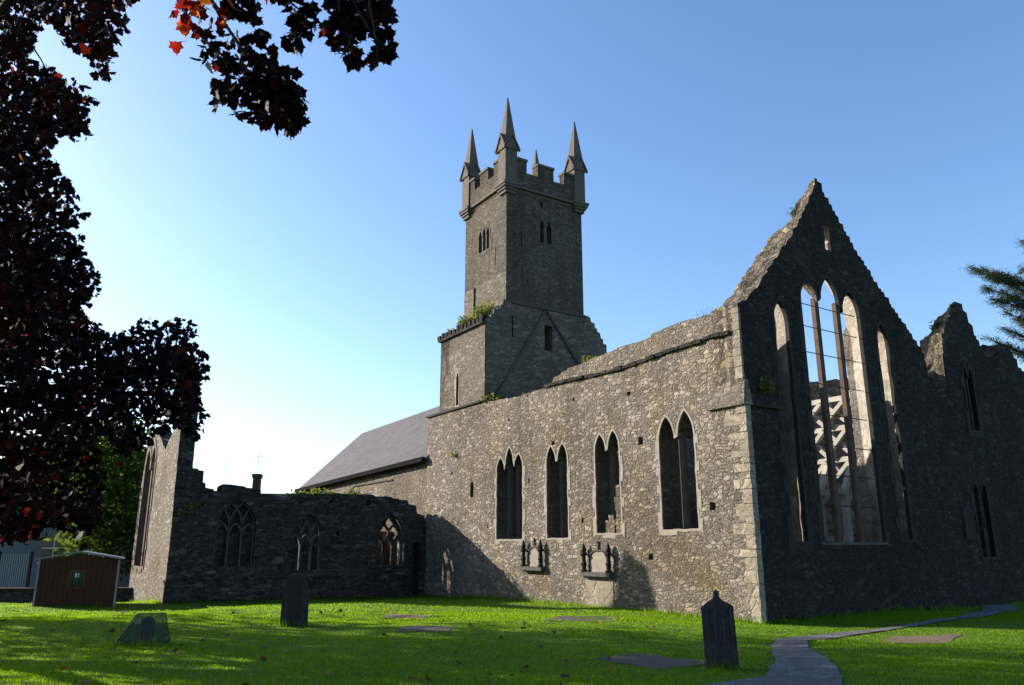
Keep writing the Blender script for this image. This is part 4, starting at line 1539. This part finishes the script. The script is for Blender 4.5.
hs_ = ground_thing('house', -29, 47, R(8), 'pale rendered house behind the shed and copper maple', 'house')
m = MB()
m.box((-7, -4, -.5), (8, 4, 4.6))
m.build('wall', M['house'], hs_)
m = MB()
for sg in (-1, 1):
    P = [(-7.4, sg * 4.4, 4.5), (8.4, sg * 4.4, 4.5), (8.4, 0, 7.2), (-7.4, 0, 7.2)]
    m.add(P + [(p[0], p[1], p[2] + .15) for p in P], [(0, 1, 2, 3), (7, 6, 5, 4)] + [(k, 4 + k, 4 + (k + 1) % 4, (k + 1) % 4) for k in range(4)])
m.build('roof', M['dark_ashlar'], hs_)
for x in (-4.5, -.6, 3.2, 6.0):
    m = MB()
    m.box((x, -4.06, 1.5), (x + 1.2, -4.02, 2.9))
    w_ = m.build('window', M['glass'], hs_)
    m = MB()
    m.box((x - .1, -4.16, 1.38), (x + 1.3, -4.0, 1.49))
    m.build('sill', M['white'], w_)
    m = MB()
    m.box((x + .57, -4.09, 1.5), (x + .63, -4.065, 2.9))
    m.box((x, -4.095, 2.18), (x + 1.2, -4.066, 2.24))
    m.build('frame', M['white'], w_)

h2 = ground_thing('brick_house', -18.5, 58, R(10), 'distant house whose brick chimney with aerial shows above the transept', 'house')
m = MB()
m.box((-6, -4, -.5), (6, 4, 3.4))
m.build('wall', M['house'], h2)
m = MB()
for sg in (-1, 1):
    P = [(-6.3, sg * 4.3, 3.3), (6.3, sg * 4.3, 3.3), (6.3, 0, 5.6), (-6.3, 0, 5.6)]
    m.add(P + [(p[0], p[1], p[2] + .15) for p in P], [(0, 1, 2, 3), (7, 6, 5, 4)] + [(k, 4 + k, 4 + (k + 1) % 4, (k + 1) % 4) for k in range(4)])
hr = m.build('roof', M['dark_ashlar'], h2)
m = MB()
m.box((-.45, -.45, 4.8), (.05, .45, 7.05))
m.box((-.52, -.52, 6.85), (.12, .52, 7.12))
m.build('chimney', M['brick'], hr)
m = MB()
m.tube([(-.2, 0, 7.1), (-.2, 0, 8.6)], .02, 6)
m.tube([(-.7, 0, 8.45), (.3, 0, 8.45)], .012, 6)
for k in range(7):
    x = -.65 + k * .15
    m.tube([(x, -.3, 8.45), (x, .3, 8.45)], .008, 5)
for k in range(4):
    m.tube([(-.6, 0, 8.05 + k * .1), (.15, 0, 8.1 + k * .1)], .008, 5)
m.build('aerial', M['black_iron'], hr)
m = MB()
m.tube([(-2.4, 0, 5.6), (-2.4, 0, 8.0)], .018, 6)
for k in range(4):
    m.tube([(-2.7, 0, 7.4 + k * .15), (-2.1, 0, 7.4 + k * .15)], .008, 5)
m.build('aerial', M['black_iron'], hr)

bw = ground_thing('boundary_wall', -22, 34, R(4), 'low dark boundary wall running behind the shed', 'wall')
m = MB()
m.box((-14, -.2, -.6), (13, .2, .42))
m.build('wall', M['transept_stone'], bw)
m = MB()
m.box((-14, -.27, .42), (13, .27, .5))
m.build('coping', M['dark_ashlar'], bw)
gt = ground_thing('corrugated_gate', -21.6, 35.2, R(4), 'pale ribbed metal gate panel behind the low wall left of the shed', 'gate')
m = MB()
n = 26
for i in range(n):
    x = -.6 + i * 1.2 / n
    y = 0 if i % 2 else .04
    m.box((x, y - .02, .15), (x + 1.2 / n + .002, y + .02, 1.9))
m.build('panel', M['galv'], gt)
for x in (-.67, .67):
    m = MB()
    m.box((x - .05, -.05, -.1), (x + .05, .09, 2.0))
    m.build('post', M['black_iron'], gt)
lp = ground_thing('lamp_post', -14.5, 29.0, 0, 'thin dark double headed lamp post between shed and ruined transept', 'lamp')
m = MB()
m.tube([(0, 0, 0), (0, 0, 1.6)], [.05, .04], 8)
m.tube([(-.12, 0, 1.62), (-.08, 0, 1.70), (.08, 0, 1.70), (.14, 0, 1.62)], .02, 6)
m.build('post', M['black_iron'], lp)
for x in (-.13, .14):
    m = MB()
    m.lathe((x, 0, 1.36), [(.03, 0), (.045, .05), (.045, .22), (.03, .27)], 8)
    m.build('lamp_head', M['white'], lp)


# ------------------------------------------------------------------ foliage
LEAF = np.array([(0, -.12), (.16, -.06), (.44, -.12), (.40, .10), (.56, .40), (.32, .46), (.22, .72), (.06, .82), (0, 1.0), (-.06, .82), (-.22, .72), (-.32, .46), (-.56, .40), (-.40, .10), (-.44, -.12), (-.16, -.06)])
OVAL = np.array([(0, 0), (.28, .3), (.25, .65), (0, 1.0), (-.25, .65), (-.28, .3)])


def leaf_polys(C, size, shape, droop=0.5, seed=1, curl=0.18):
    """C: (n,3) leaf positions. Random facing leaves that mostly hang"""
    g = np.random.default_rng(seed)
    n = len(C)
    d = g.normal(size=(n, 3))
    d[:, 2] = d[:, 2] * .6 - droop
    d /= np.linalg.norm(d, axis=1, keepdims=True)
    x = np.cross(d, g.normal(size=(n, 3)))
    x /= np.linalg.norm(x, axis=1, keepdims=True)
    nn = np.cross(x, d)
    s = size * g.uniform(.7, 1.25, n)[:, None, None]
    P = C[:, None, :] + s * (shape[None, :, 0, None] * x[:, None, :] + shape[None, :, 1, None] * d[:, None, :]
                             - curl * (np.abs(shape[None, :, 0, None]) ** 1.5 + .3 * shape[None, :, 1, None] ** 2) * nn[:, None, :])
    return P


def project(P):
    d = P - np.array([0, 0, EYE])
    fw = d[:, 1] * math.cos(PITCH) + d[:, 2] * math.sin(PITCH)
    up = -d[:, 1] * math.sin(PITCH) + d[:, 2] * math.cos(PITCH)
    return 512 + F_PX * d[:, 0] / fw, 342.5 - F_PX * up / fw, fw


def at(px, py, dist):
    """a point on the sight line of a pixel at a given forward distance (used to read places off the photograph)"""
    a, b = (px - 512) / F_PX, -(py - 342.5) / F_PX
    r_ = Vector((a, math.cos(PITCH) - b * math.sin(PITCH), math.sin(PITCH) + b * math.cos(PITCH)))
    return Vector((0, 0, EYE)) + r_ * (dist / r_.y)


def curve(a, b, sag, n=6, r=None):
    r = r or rng
    a, b = Vector(a), Vector(b)
    mid = (a + b) / 2 + Vector((0, 0, sag)) + Vector([r.uniform(-.05, .05) for _ in range(3)]) * (b - a).length
    out = []
    for i in range(n + 1):
        t = i / n
        out.append(a * (1 - t) ** 2 + mid * 2 * t * (1 - t) + b * t * t)
    return out


# the copper maple: trunk out of the picture on the left, crown reaching into it
mp = ground_thing('maple_tree', -13.2, 14.6, 0, 'big copper maple with dark purple leaves hanging over the left of the lawn', 'tree')
base = mp.location.copy()
mrng = random.Random(77)
SIL = [(-60, -60), (122, -60), (126, 22), (112, 58), (104, 84), (95, 66), (80, 52), (64, 40), (52, 22), (42, 30), (32, 46), (30, 62), (58, 74), (84, 90), (99, 100), (84, 112), (90, 138), (62, 134), (46, 146), (58, 170),
       (74, 188), (85, 216), (70, 232), (80, 240), (90, 262), (99, 274), (95, 296), (84, 302), (82, 320), (98, 326), (112, 334), (130, 326), (148, 320), (172, 320), (194, 322), (198, 342), (208, 356), (204, 382), (196, 390),
       (206, 420), (192, 440), (176, 428), (160, 436), (148, 452), (136, 444), (120, 456), (108, 432), (96, 440), (100, 460), (107, 474), (104, 500), (96, 526), (84, 546), (72, 534), (54, 524), (36, 540), (-60, 545)]
cl = []
tries = 0
ctr = np.array([-13.2, 14.6, 8.0])
while len(cl) < 900 and tries < 200000:
    tries += 1
    d = np.array([mrng.gauss(0, 1) for _ in range(3)])
    d /= np.linalg.norm(d)
    d = d * mrng.random() ** (1 / 2.2)
    p = ctr + d * np.array([9.5, 8.5, 7.2])
    if p[2] < 1.75 or p[1] < 5.5:
        continue
    X, Y, Fw = project(p[None, :])
    if X[0] > -6 and not inside(SIL, (X[0], Y[0])):
        continue
    if X[0] < -40 and mrng.random() < .70:
        continue
    cl.append(p)
# extra clusters in the strip that the picture shows, so that it closes up
k = 0
while k < 380:
    px, py = mrng.uniform(-20, 212), mrng.uniform(-20, 548)
    if not inside(SIL, (px, py)):
        continue
    if math.sin(px * .11 + 1.1 * math.sin(py * .05)) * math.sin(py * .083 + px * .03) > .42:
        continue
    dist = mrng.uniform(10.5, 17.5)
    if px > 105 and py < 110:
        dist = mrng.uniform(7, 8.5)
    p = at(px, py, dist)
    if p.z < 1.7:
        continue
    cl.append(np.array(p))
    k += 1
# unseen extra crown over and behind the camera, added to block sky light
k = 0
while k < 240:
    d = np.array([mrng.gauss(0, 1) for _ in range(3)])
    d = d / np.linalg.norm(d) * mrng.random() ** (1 / 3)
    p = np.array([-5.0, 3.0, 9.8]) + d * np.array([9, 7.5, 3.6])
    if p[1] > .6:
        X, Y, Fw = project(p[None, :])
        if Fw[0] > 0 and Y[0] > -75:
            continue
    cl.append(p)
    k += 1
cl = np.array(cl)
g = np.random.default_rng(5)
per = 26
LC = np.repeat(cl, per, axis=0) + g.normal(size=(len(cl) * per, 3)) * np.array([.27, .27, .22])
X, Y, Fw = project(LC)
keep = np.array([(f < .3) or (x < 0) or y < -4 or inside(SIL, (x - g.normal() * 2.5, y - g.normal() * 2.5)) for x, y, f in zip(X, Y, Fw)])
LC = LC[keep]
# the limbs
m = MB()
tb = Vector((0, 0, -.2))
trunk_pts = [tb, Vector((.05, .02, 1.2)), Vector((.12, .05, 2.6)), Vector((.1, .15, 5.0)), Vector((.3, .1, 8.0)), Vector((.2, .2, 11)), Vector((.3, .1, 13.5))]
m.tube(trunk_pts, [.55, .42, .38, .30, .22, .13, .04], 12)
m.build('trunk', M['bark'], mp, True)


def trunk_at(z):
    for a, b in zip(trunk_pts, trunk_pts[1:]):
        if a.z <= z <= b.z:
            t = (z - a.z) / (b.z - a.z)
            return a.lerp(b, t)
    return trunk_pts[-1]


limb_tips = []
targets = [at(60, 120, 13), at(90, 260, 14), at(170, 370, 15.5), at(60, 420, 13.5), at(60, 500, 15), at(20, 30, 11), at(100, 340, 14)]
for k in range(14):
    a = k * 2.4
    tg = base + Vector((math.cos(a) * 6.5, math.sin(a) * 6, 4 + (k % 5) * 2.0))
    if project(np.array([tuple(tg)]))[0][0] < -20 or tg.y < 2:
        targets.append(tg)
limb_paths = []
for tgt in targets:
    tl = tgt - base
    z0 = max(2.2, min(11, tl.z - 1.2 - .12 * tl.length))
    st_ = trunk_at(z0)
    pth = curve(st_, tl, .9, 8, mrng)
    pth = [p for p in pth if (lambda q: q[0] < -10 or inside(SIL, q))([float(c[0]) for c in project(np.array([tuple(p + base)]))[:2]])]
    if len(pth) < 4:
        continue
    limb_paths.append(pth)
    mm = MB()
    n = len(pth)
    mm.tube(pth, [.15 * (1 - i / n) + .02 for i in range(n)], 7)
    mm.build('limb', M['bark'], mp, True)
allp = np.array([tuple(p) for pth in limb_paths for p in pth[2:]])
m = MB()
for i in range(0, len(cl), 3):
    p = cl[i] - np.array(base)
    j = int(np.argmin(((allp - p) ** 2).sum(1)))
    if np.linalg.norm(allp[j] - p) < 1.3:
        m.tube(curve(allp[j], p, .15, 4, mrng), [.02, .016, .012, .009, .006], 4)
m.build('twigs', M['bark'], mp)['kind'] = 'stuff'
# the bough that hangs into the top of the picture
boughs = [([(150, -120), (196, -30), (222, 20), (243, 50), (262, 76), (284, 100), (291, 140)], 7.4),
          ([(120, -90), (178, 0), (193, 26), (210, 46), (232, 62), (262, 70)], 7.2),
          ([(230, -110), (272, -20), (288, 10), (303, 24), (312, 40)], 7.8),
          ([(230, -110), (262, -10), (282, -4), (300, 10), (290, 36), (294, 44)], 7.9),
          ([(290, -130), (340, -40), (352, 0), (368, 28), (384, 46), (394, 60)], 7.0),
          ([(290, -130), (330, -30), (340, 10), (348, 36), (356, 60)], 7.1),
          ([(350, -120), (366, -30), (370, 8), (376, 40), (378, 66)], 6.9)]
m = MB()
bl = []
red = []
root_l = trunk_at(8.0) + Vector((0, 0, 0))
gat = [at(*b[0][0], b[1]) - base for b in boughs]
hub = sum(gat, Vector()) / len(gat) + Vector((-2.5, 1.2, .9))
m.tube(curve(root_l, hub, 1.0, 8, mrng), [.15, .13, .11, .10, .085, .075, .065, .055, .045], 7)
for pts, dist in boughs:
    P = [at(px, py, dist + .15 * math.sin(i * 1.7)) - base for i, (px, py) in enumerate(pts)]
    P = curve(hub, P[0], .3, 4, mrng)[:-1] + P
    n = len(P)
    m.tube(P, [.035 * (1 - i / n) + .004 for i in range(n)], 5)
mbough = m
dens = [((205, 40), (8, 30), 10), ((232, 58), (26, 18), 26), ((250, 76), (30, 16), 44), ((272, 92), (22, 16), 60), ((282, 112), (22, 18), 70), ((262, 118), (10, 9), 14), ((296, 122), (12, 12), 22), ((240, 100), (9, 9), 10), ((291, 134), (4, 6), 5), ((228, 98), (14, 10), 16), ((216, 112), (3, 3), 2), ((238, 120), (5, 4), 4),
        ((262, 44), (10, 10), 8), ((300, 28), (10, 14), 16), ((292, 46), (8, 7), 10), ((308, 20), (6, 12), 10), ((240, 10), (18, 16), 24), ((286, 2), (14, 6), 10),
        ((338, 20), (14, 16), 34), ((356, 20), (20, 18), 60), ((378, 14), (14, 14), 40), ((346, 52), (12, 12), 24), ((356, 66), (8, 6), 10), ((380, 50), (8, 14), 16), ((386, 58), (6, 8), 8), ((376, 68), (3, 4), 3), ((105, 80), (7, 5), 3)]
fr_red = [((192, 8), (9, 7), 10), ((196, 22), (8, 8), 9), ((188, 30), (8, 5), 5), ((222, 14), (10, 6), 8), ((222, 28), (5, 5), 4), ((177, 47), (3, 3), 2), ((270, 4), (4, 4), 3), ((326, 32), (4, 5), 3), ((372, 22), (6, 6), 4), ((178, 22), (5, 4), 3)]
for src, dst in ((dens, bl), (fr_red, red)):
    for (cx, cy), (sx, sy), n in src:
        for _ in range(int(n * (1.7 if dst is bl else 1))):
            px, py = cx + mrng.uniform(-sx, sx), cy + mrng.uniform(-sy, sy)
            dist = mrng.uniform(6.9, 7.9)
            q = at(px, py - 6, dist)
            dst.append(tuple(q))
mbough.build('bough', M['bark'], mp)
LCb = np.vstack([LC, np.array(bl)])
ob = raw_mesh('crown', leaf_polys(LCb, .125, LEAF, .55, 3) - np.array(base), len(LEAF), M['maple'], mp)
# red leaves low on the left and on the bough
for (cx, cy), (sx, sy), n in [((14, 540), (16, 12), 8), ((34, 520), (14, 12), 4), ((22, 505), (16, 10), 4), ((36, 456), (8, 6), 4), ((20, 318), (8, 6), 3), ((56, 112), (6, 5), 3)]:
    for _ in range(n):
        red.append(tuple(at(cx + mrng.uniform(-sx, sx), cy + mrng.uniform(-sy, sy) - 4, mrng.uniform(11.5, 13))))
raw_mesh('red_leaves', leaf_polys(np.array(red), .135, LEAF, .6, 8) - np.array(base), len(LEAF), M['red_maple'], mp)


def tree(name, x, y, h, rad, label, mat, n_leaf, leaf, seed, trunk_h=.3, shape=OVAL, ncl=90, flat=1.0):
    t = ground_thing(name, x, y, 0, label, 'tree')
    b = np.array(t.location)
    r_ = random.Random(seed)
    g = np.random.default_rng(seed)
    m = MB()
    pts = [(0, 0, -.3), (.1, 0, h * .2), (0, .15, h * .5), (.1, .1, h * .85)]
    m.tube(pts, [h * .03, h * .022, h * .015, h * .003], 9)
    cs = []
    while len(cs) < ncl:
        d = np.array([r_.gauss(0, 1) for _ in range(3)])
        d /= np.linalg.norm(d)
        d *= r_.random() ** (1 / 3.0)
        c = np.array([0, 0, h * (.5 + trunk_h / 2)]) + d * np.array([rad, rad, h * (1 - trunk_h) / 2])
        cs.append(c)
    for c in cs[::3]:
        m.tube(curve((0, .1, max(h * .15, c[2] * .6)), c, .4, 4, r_), [h * .008, h * .006, h * .004, h * .003, .01], 5)
    m.build('trunk', M['bark'], t, True)
    cs = np.array(cs)
    k = n_leaf // ncl
    sp = rad * .17
    C = np.repeat(cs, k, axis=0) + g.normal(size=(ncl * k, 3)) * sp * np.array([1, 1, .7 * flat])
    raw_mesh('crown', leaf_polys(C, leaf, shape, .3, seed), len(shape), mat, t)
    return t


tree('leafy_tree', -20.3, 40, 8.6, 2.8, 'bushy green tree lit at its top between maple and transept', M['green_leaf'], 9000, .30, 12, .12)
tree('leafy_tree', -33, 56, 10, 5, 'dark green tree behind the pale house hidden by the maple', M['green_leaf'], 6000, .4, 13, .2)
# the trees left of the lawn whose shade falls across the grass
tree('copper_tree', -17.8, 21.4, 12.5, 3.6, 'second dark copper leaved tree standing behind the big maple', M['maple'], 3600, .2, 15, .22, LEAF, 60)

tree('shade_tree', -27.5, 25.0, 15, 5.0, 'tall green tree beyond the left edge whose shade falls on the lawn', M['green_leaf'], 3000, .34, 16, .25)

# cedar at the right edge
cd = ground_thing('cedar_tree', 30.5, 37, 0, 'dark cedar reaching flat layered branches in from the right edge', 'tree')
cb = Vector(cd.location)
m = MB()
m.tube([(0, 0, -.3), (.1, 0, 8), (0, 0, 16), (.1, 0, 24)], [.6, .45, .3, .06], 10)
m.build('trunk', M['bark'], cd, True)
crng = random.Random(19)
needles = []
lim = [((972, 268), 37.5), ((979, 272), 37.0), ((990, 276), 36.2), ((984, 288), 36.5), ((1000, 290), 35.8), ((992, 300), 36), ((1004, 312), 36.0), ((1014, 318), 37), ((987, 338), 37), ((1002, 328), 37.6), ((1022, 240), 36), ((1006, 346), 37.5), ((1022, 290), 38)]
limbs = []
for (px, py), dist in lim:
    tip = at(px, py, dist) - cb
    limbs.append((Vector((0, 0, tip.z + crng.uniform(-5.0, -3.6))), tip))
for k in range(46):
    a = crng.uniform(0, 2 * math.pi)
    if abs(math.cos(a) + 1) < .55:
        continue
    z = 4 + k * .42
    L = 7.0 * (1 - (z / 26) ** 2) + 1
    limbs.append((Vector((0, 0, z - .6)), Vector((math.cos(a) * L, math.sin(a) * L, z + crng.uniform(-.3, .5)))))
m = MB()
for s_, tip in limbs:
    pth = curve(s_, tip, 1.0, 8, crng)
    m.tube(pth, [.10 * (1 - i / 9) + .012 for i in range(9)], 5)
    L = (tip - s_).length
    ax = (tip - s_).normalized()
    sd_ = ax.cross(Vector((0, 0, 1))).normalized()
    for i in range(int(L * 5)):
        t = crng.uniform(.22, 1.0) ** .8
        k = min(7, int(t * 8))
        p = pth[k].lerp(pth[k + 1], t * 8 - k)
        ln = (.35 + 1.5 * (1 - t)) * crng.uniform(.5, 1.1)
        dv = (ax * crng.uniform(.5, 1) + sd_ * crng.choice((-1, 1)) * crng.uniform(.2, 1) + Vector((0, 0, crng.uniform(-.05, .28)))).normalized()
        e = p + dv * ln
        sag = Vector((0, 0, -.12 * ln))
        m.tube([p, (p + e) / 2 - sag * .5, e + sag], [.018, .012, .005], 3)
        for q in range(int(40 + 75 * ln)):
            f = crng.uniform(.05, 1.05)
            c = p.lerp(e, f) + sag * f * f
            wv = .09 + .10 * (1 - f)
            needles.append((c.x + crng.gauss(0, wv), c.y + crng.gauss(0, wv), c.z + crng.gauss(0, .09) - .05))
m.build('limbs', M['bark'], cd, True)
NEED = np.array([(0, 0), (.07, .3), (0, 1.0), (-.07, .3)])
raw_mesh('crown', leaf_polys(np.array(needles), .17, NEED, .1, 4, .05), 4, M['cedar'], cd)


# ------------------------------------------------------------------ wall plants
def tuft(name, p, rad, h, n, label, mat='weed', dry=0, seed=1, leaf=.06, stems=True):
    r_ = random.Random(seed)
    o = bpy.data.objects.new(name, None)
    col.objects.link(o)
    o.location = p
    o.empty_display_size = .1
    tag(o, label, 'plant', 'weeds growing on the ruin')
    m = MB()
    C = []
    for i in range(n):
        a = r_.uniform(0, 2 * math.pi)
        q = rad * math.sqrt(r_.random())
        b = Vector((math.cos(a) * q, math.sin(a) * q, -.08))
        hh = h * r_.uniform(.5, 1.1) * (1 - .4 * q / rad)
        e = b + Vector((r_.uniform(-.35, .35) * hh, r_.uniform(-.35, .35) * hh, hh))
        pts = curve(b, e, 0, 3, r_)
        m.tube(pts, [.006, .005, .004, .002], 3)
        for k in range(5 if not dry else 2):
            t = r_.uniform(.25, 1)
            c = b.lerp(e, t)
            C.append((c.x + r_.gauss(0, .03), c.y + r_.gauss(0, .03), c.z))
    m.build('stems', M['dry' if dry else 'weed'], o)
    raw_mesh('leaves', leaf_polys(np.array(C), leaf, OVAL, -.3, seed), len(OVAL), M[mat], o)
    return o


tuft('wall_weed', W(13.6, .65, 10.85), .5, .85, 150, 'bushy green weeds on the tower ledge nearest the shaft', seed=2, leaf=.11)
tuft('wall_weed', W(14.8, .55, 10.75), .6, .7, 150, 'yellow green weeds midway along the sloping tower ledge', seed=3, leaf=.10)
tuft('wall_weed', W(15.9, .4, 10.6), .4, .5, 60, 'sparse grass at the outer end of the tower ledge', seed=4, leaf=.09)
tuft('wall_weed', W(12.6, .35, 7.16), .45, .45, 60, 'dark green weeds at the foot of the tower base corner', seed=5, leaf=.12)
tuft('wall_weed', W(6.9, .6, 7.42), .3, .6, 36, 'bright green weed on the wall top in front of the tower', seed=6, leaf=.12)
tuft('wall_weed', W(1.4, .5, 7.7), .3, .6, 24, 'thin grass stems on the wall top next to the gable', dry=1, seed=7, leaf=.05)
tuft('wall_weed', W(3.2, .5, 7.6), .5, .35, 30, 'short dry grass on the middle of the wall top', dry=1, seed=8, leaf=.05)
tuft('wall_weed', W(9.8, .4, 6.95), .5, .3, 30, 'short grass on the lower wall top beside the break', seed=9, leaf=.07)
tuft('wall_weed', W(-.1, .75, 5.5), .2, .55, 16, 'ferny green weed on the buttress cap of the big gable', seed=10, leaf=.12)
tuft('wall_weed', W(17.7, -9.5, 2.75), .5, .7, 120, 'yellow green weeds on the low outer corner of the transept', seed=11, leaf=.10)
tuft('wall_weed', W(17.7, -8.9, 3.1), .35, .4, 40, 'thin grass on the transept slope near its first window', seed=12, leaf=.08)
tuft('wall_weed', W(17.7, -4.6, 3.72), .7, .35, 70, 'green grassy clump on the transept top left of the middle', seed=13, leaf=.10)
tuft('wall_weed', W(17.7, -3.2, 3.74), .3, .45, 40, 'upright yellowish grass clump on the transept top', seed=14, leaf=.08)
tuft('wall_weed', W(17.7, -5.5, 3.62), .35, .3, 40, 'rounded ivy clump on the notch of the transept top', seed=15, leaf=.12)
tuft('wall_weed', W(.35, 11.4, 9.25), .25, .6, 36, 'dark twiggy weeds right of the small gable peak', 'cedar', 0, 16, .07)
tuft('wall_weed', W(.35, 10.35, 8.75), .25, .5, 36, 'dark twiggy weeds on the left slope of the small gable', 'cedar', 0, 17, .08)
tuft('wall_weed', W(.35, 12.5, 7.7), .15, .9, 20, 'lone thin weed on the right slope of the small gable', 'cedar', 0, 18, .06)
tuft('wall_weed', W(.4, 3.25, 11.2), .15, .3, 14, 'tiny weed high on the left edge of the big gable', 'cedar', 0, 19, .06)
tuft('wall_weed', W(14.9, -.05, 5.3), .16, .3, 16, 'small weed rooted in the wall face below the tower', seed=20, leaf=.08)

# ------------------------------------------------------------------ grass and litter
def in_any(polys, X, Y):
    res = np.zeros(len(X), bool)
    for poly in polys:
        r_ = np.zeros(len(X), bool)
        n = len(poly)
        for i in range(n):
            x0, y0 = poly[i].x, poly[i].y
            x1, y1 = poly[(i + 1) % n].x, poly[(i + 1) % n].y
            if abs(y1 - y0) < 1e-9:
                continue
            c = ((y0 > Y) != (y1 > Y)) & (X < (x1 - x0) * (Y - y0) / (y1 - y0) + x0)
            r_ ^= c
        res |= r_
    return res


BUILT = [[W(0, 0), W(17.4, 0), W(17.4, 9), W(0, 9)], [W(17.3, -10), W(27, -10), W(27, 0), W(17.3, 0)], [W(0.2, 8.6), W(2, 8.6), W(2, 21), W(0.2, 21)]]
gz_v = np.vectorize(gz)


def blades(n, ylo, yhi, wd, hh, seed):
    g = np.random.default_rng(seed)
    # more blades close to the camera
    y = ylo + (yhi - ylo) * g.random(n) ** 1.25
    x = (g.random(n) * 2 - 1) * (y * .72 + 1.5)
    wx = .13 * np.sin(x * 7.1 + 2 * np.sin(y * 5.3)) + g.normal(0, .035, n)
    wy = .13 * np.sin(y * 8.3 + 2 * np.sin(x * 4.7)) + g.normal(0, .035, n)
    k = ~in_any(PATHS, x + wx, y + wy) & ~in_any(FLAT, x + wx, y + wy) & ~in_any(BUILT, x, y)
    x, y = x[k], y[k]
    n = len(x)
    z = gz_v(x, y)
    a = g.uniform(0, 2 * math.pi, n)
    clump = .75 + .5 * (np.sin(x * 2.3 + np.sin(y * 1.7) * 2) * np.sin(y * 2.9 + np.sin(x * 1.3) * 2)) ** 2
    w = wd * g.uniform(.6, 1.4, n)
    h = hh * g.uniform(.4, 1.4, n) * clump
    dx, dy = np.cos(a) * w, np.sin(a) * w
    lx, ly = g.normal(0, .5, n) * h, g.normal(0, .5, n) * h
    P = np.stack([np.stack([x - dx, y - dy, z - .005], 1), np.stack([x + dx, y + dy, z - .005], 1), np.stack([x + lx, y + ly, z + h], 1)], 1)
    return P


def fringe(pts, seed, dens=150, hh=.13):
    g = np.random.default_rng(seed)
    out = []
    for a, b in pts:
        L = (b - a).length
        n = int(L * dens)
        t = g.random(n)
        x = a.x + (b.x - a.x) * t + g.normal(0, .06, n)
        y = a.y + (b.y - a.y) * t + g.normal(0, .06, n)
        z = gz_v(x, y)
        h = hh * g.uniform(.3, 1.2, n) * (.5 + np.abs(np.sin(x * 3.1 + y * 2.3)))
        w = .008 * g.uniform(.6, 1.4, n)
        an = g.uniform(0, 6.28, n)
        dx, dy = np.cos(an) * w, np.sin(an) * w
        lx, ly = g.normal(0, .35, n) * h, g.normal(0, .35, n) * h
        out.append(np.stack([np.stack([x - dx, y - dy, z - .005], 1), np.stack([x + dx, y + dy, z - .005], 1), np.stack([x + lx, y + ly, z + h], 1)], 1))
    return np.concatenate(out)


def seg(x, y, w):
    return (Vector((x - w, y - .08, 0)), Vector((x + w, y - .08, 0)))


FR = [(W(-.12, -.12), W(17.3, -.08)), (W(17.2, -10), W(17.2, -.1)), (W(-.1, 0), W(-.1, 8.6)), (W(17.3, -10.1), W(25.6, -10.1)),
      seg(3.03, 12.02, .26), seg(-4.93, 18.6, .32), seg(-6.6, 14.55, .42), seg(-14.6, 26.9, 1.2)]
P = np.concatenate([blades(400000, 9.0, 22, .007, .027, 1), blades(170000, 19, 36, .013, .032, 2), fringe(FR, 3)])
tag(raw_mesh('lawn_grass', P, 3, M['grass']), kind='stuff')

g = np.random.default_rng(61)
n = 150
y = 9.5 + 13 * g.random(n) ** 1.6
x = (g.random(n) * 1.25 - 1.0) * (y * .70)
C = np.stack([x, y, gz_v(x, y) + .03], 1)
d = g.normal(size=(n, 3)) * np.array([1, 1, .25])
d /= np.linalg.norm(d, axis=1, keepdims=True)
xx = np.cross(d, np.array([0, 0, 1.0]) + g.normal(size=(n, 3)) * .35)
xx /= np.linalg.norm(xx, axis=1, keepdims=True)
nn = np.cross(xx, d)
s = .10 * g.uniform(.6, 1.3, n)[:, None, None]
P = C[:, None, :] + s * (LEAF[None, :, 0, None] * xx[:, None, :] + LEAF[None, :, 1, None] * d[:, None, :] + .35 * np.abs(LEAF[None, :, 0, None]) * np.abs(nn[:, None, :]))
tag(raw_mesh('fallen_leaves', P, len(LEAF), M['litter']), kind='stuff')
bpy.context.view_layer.update()
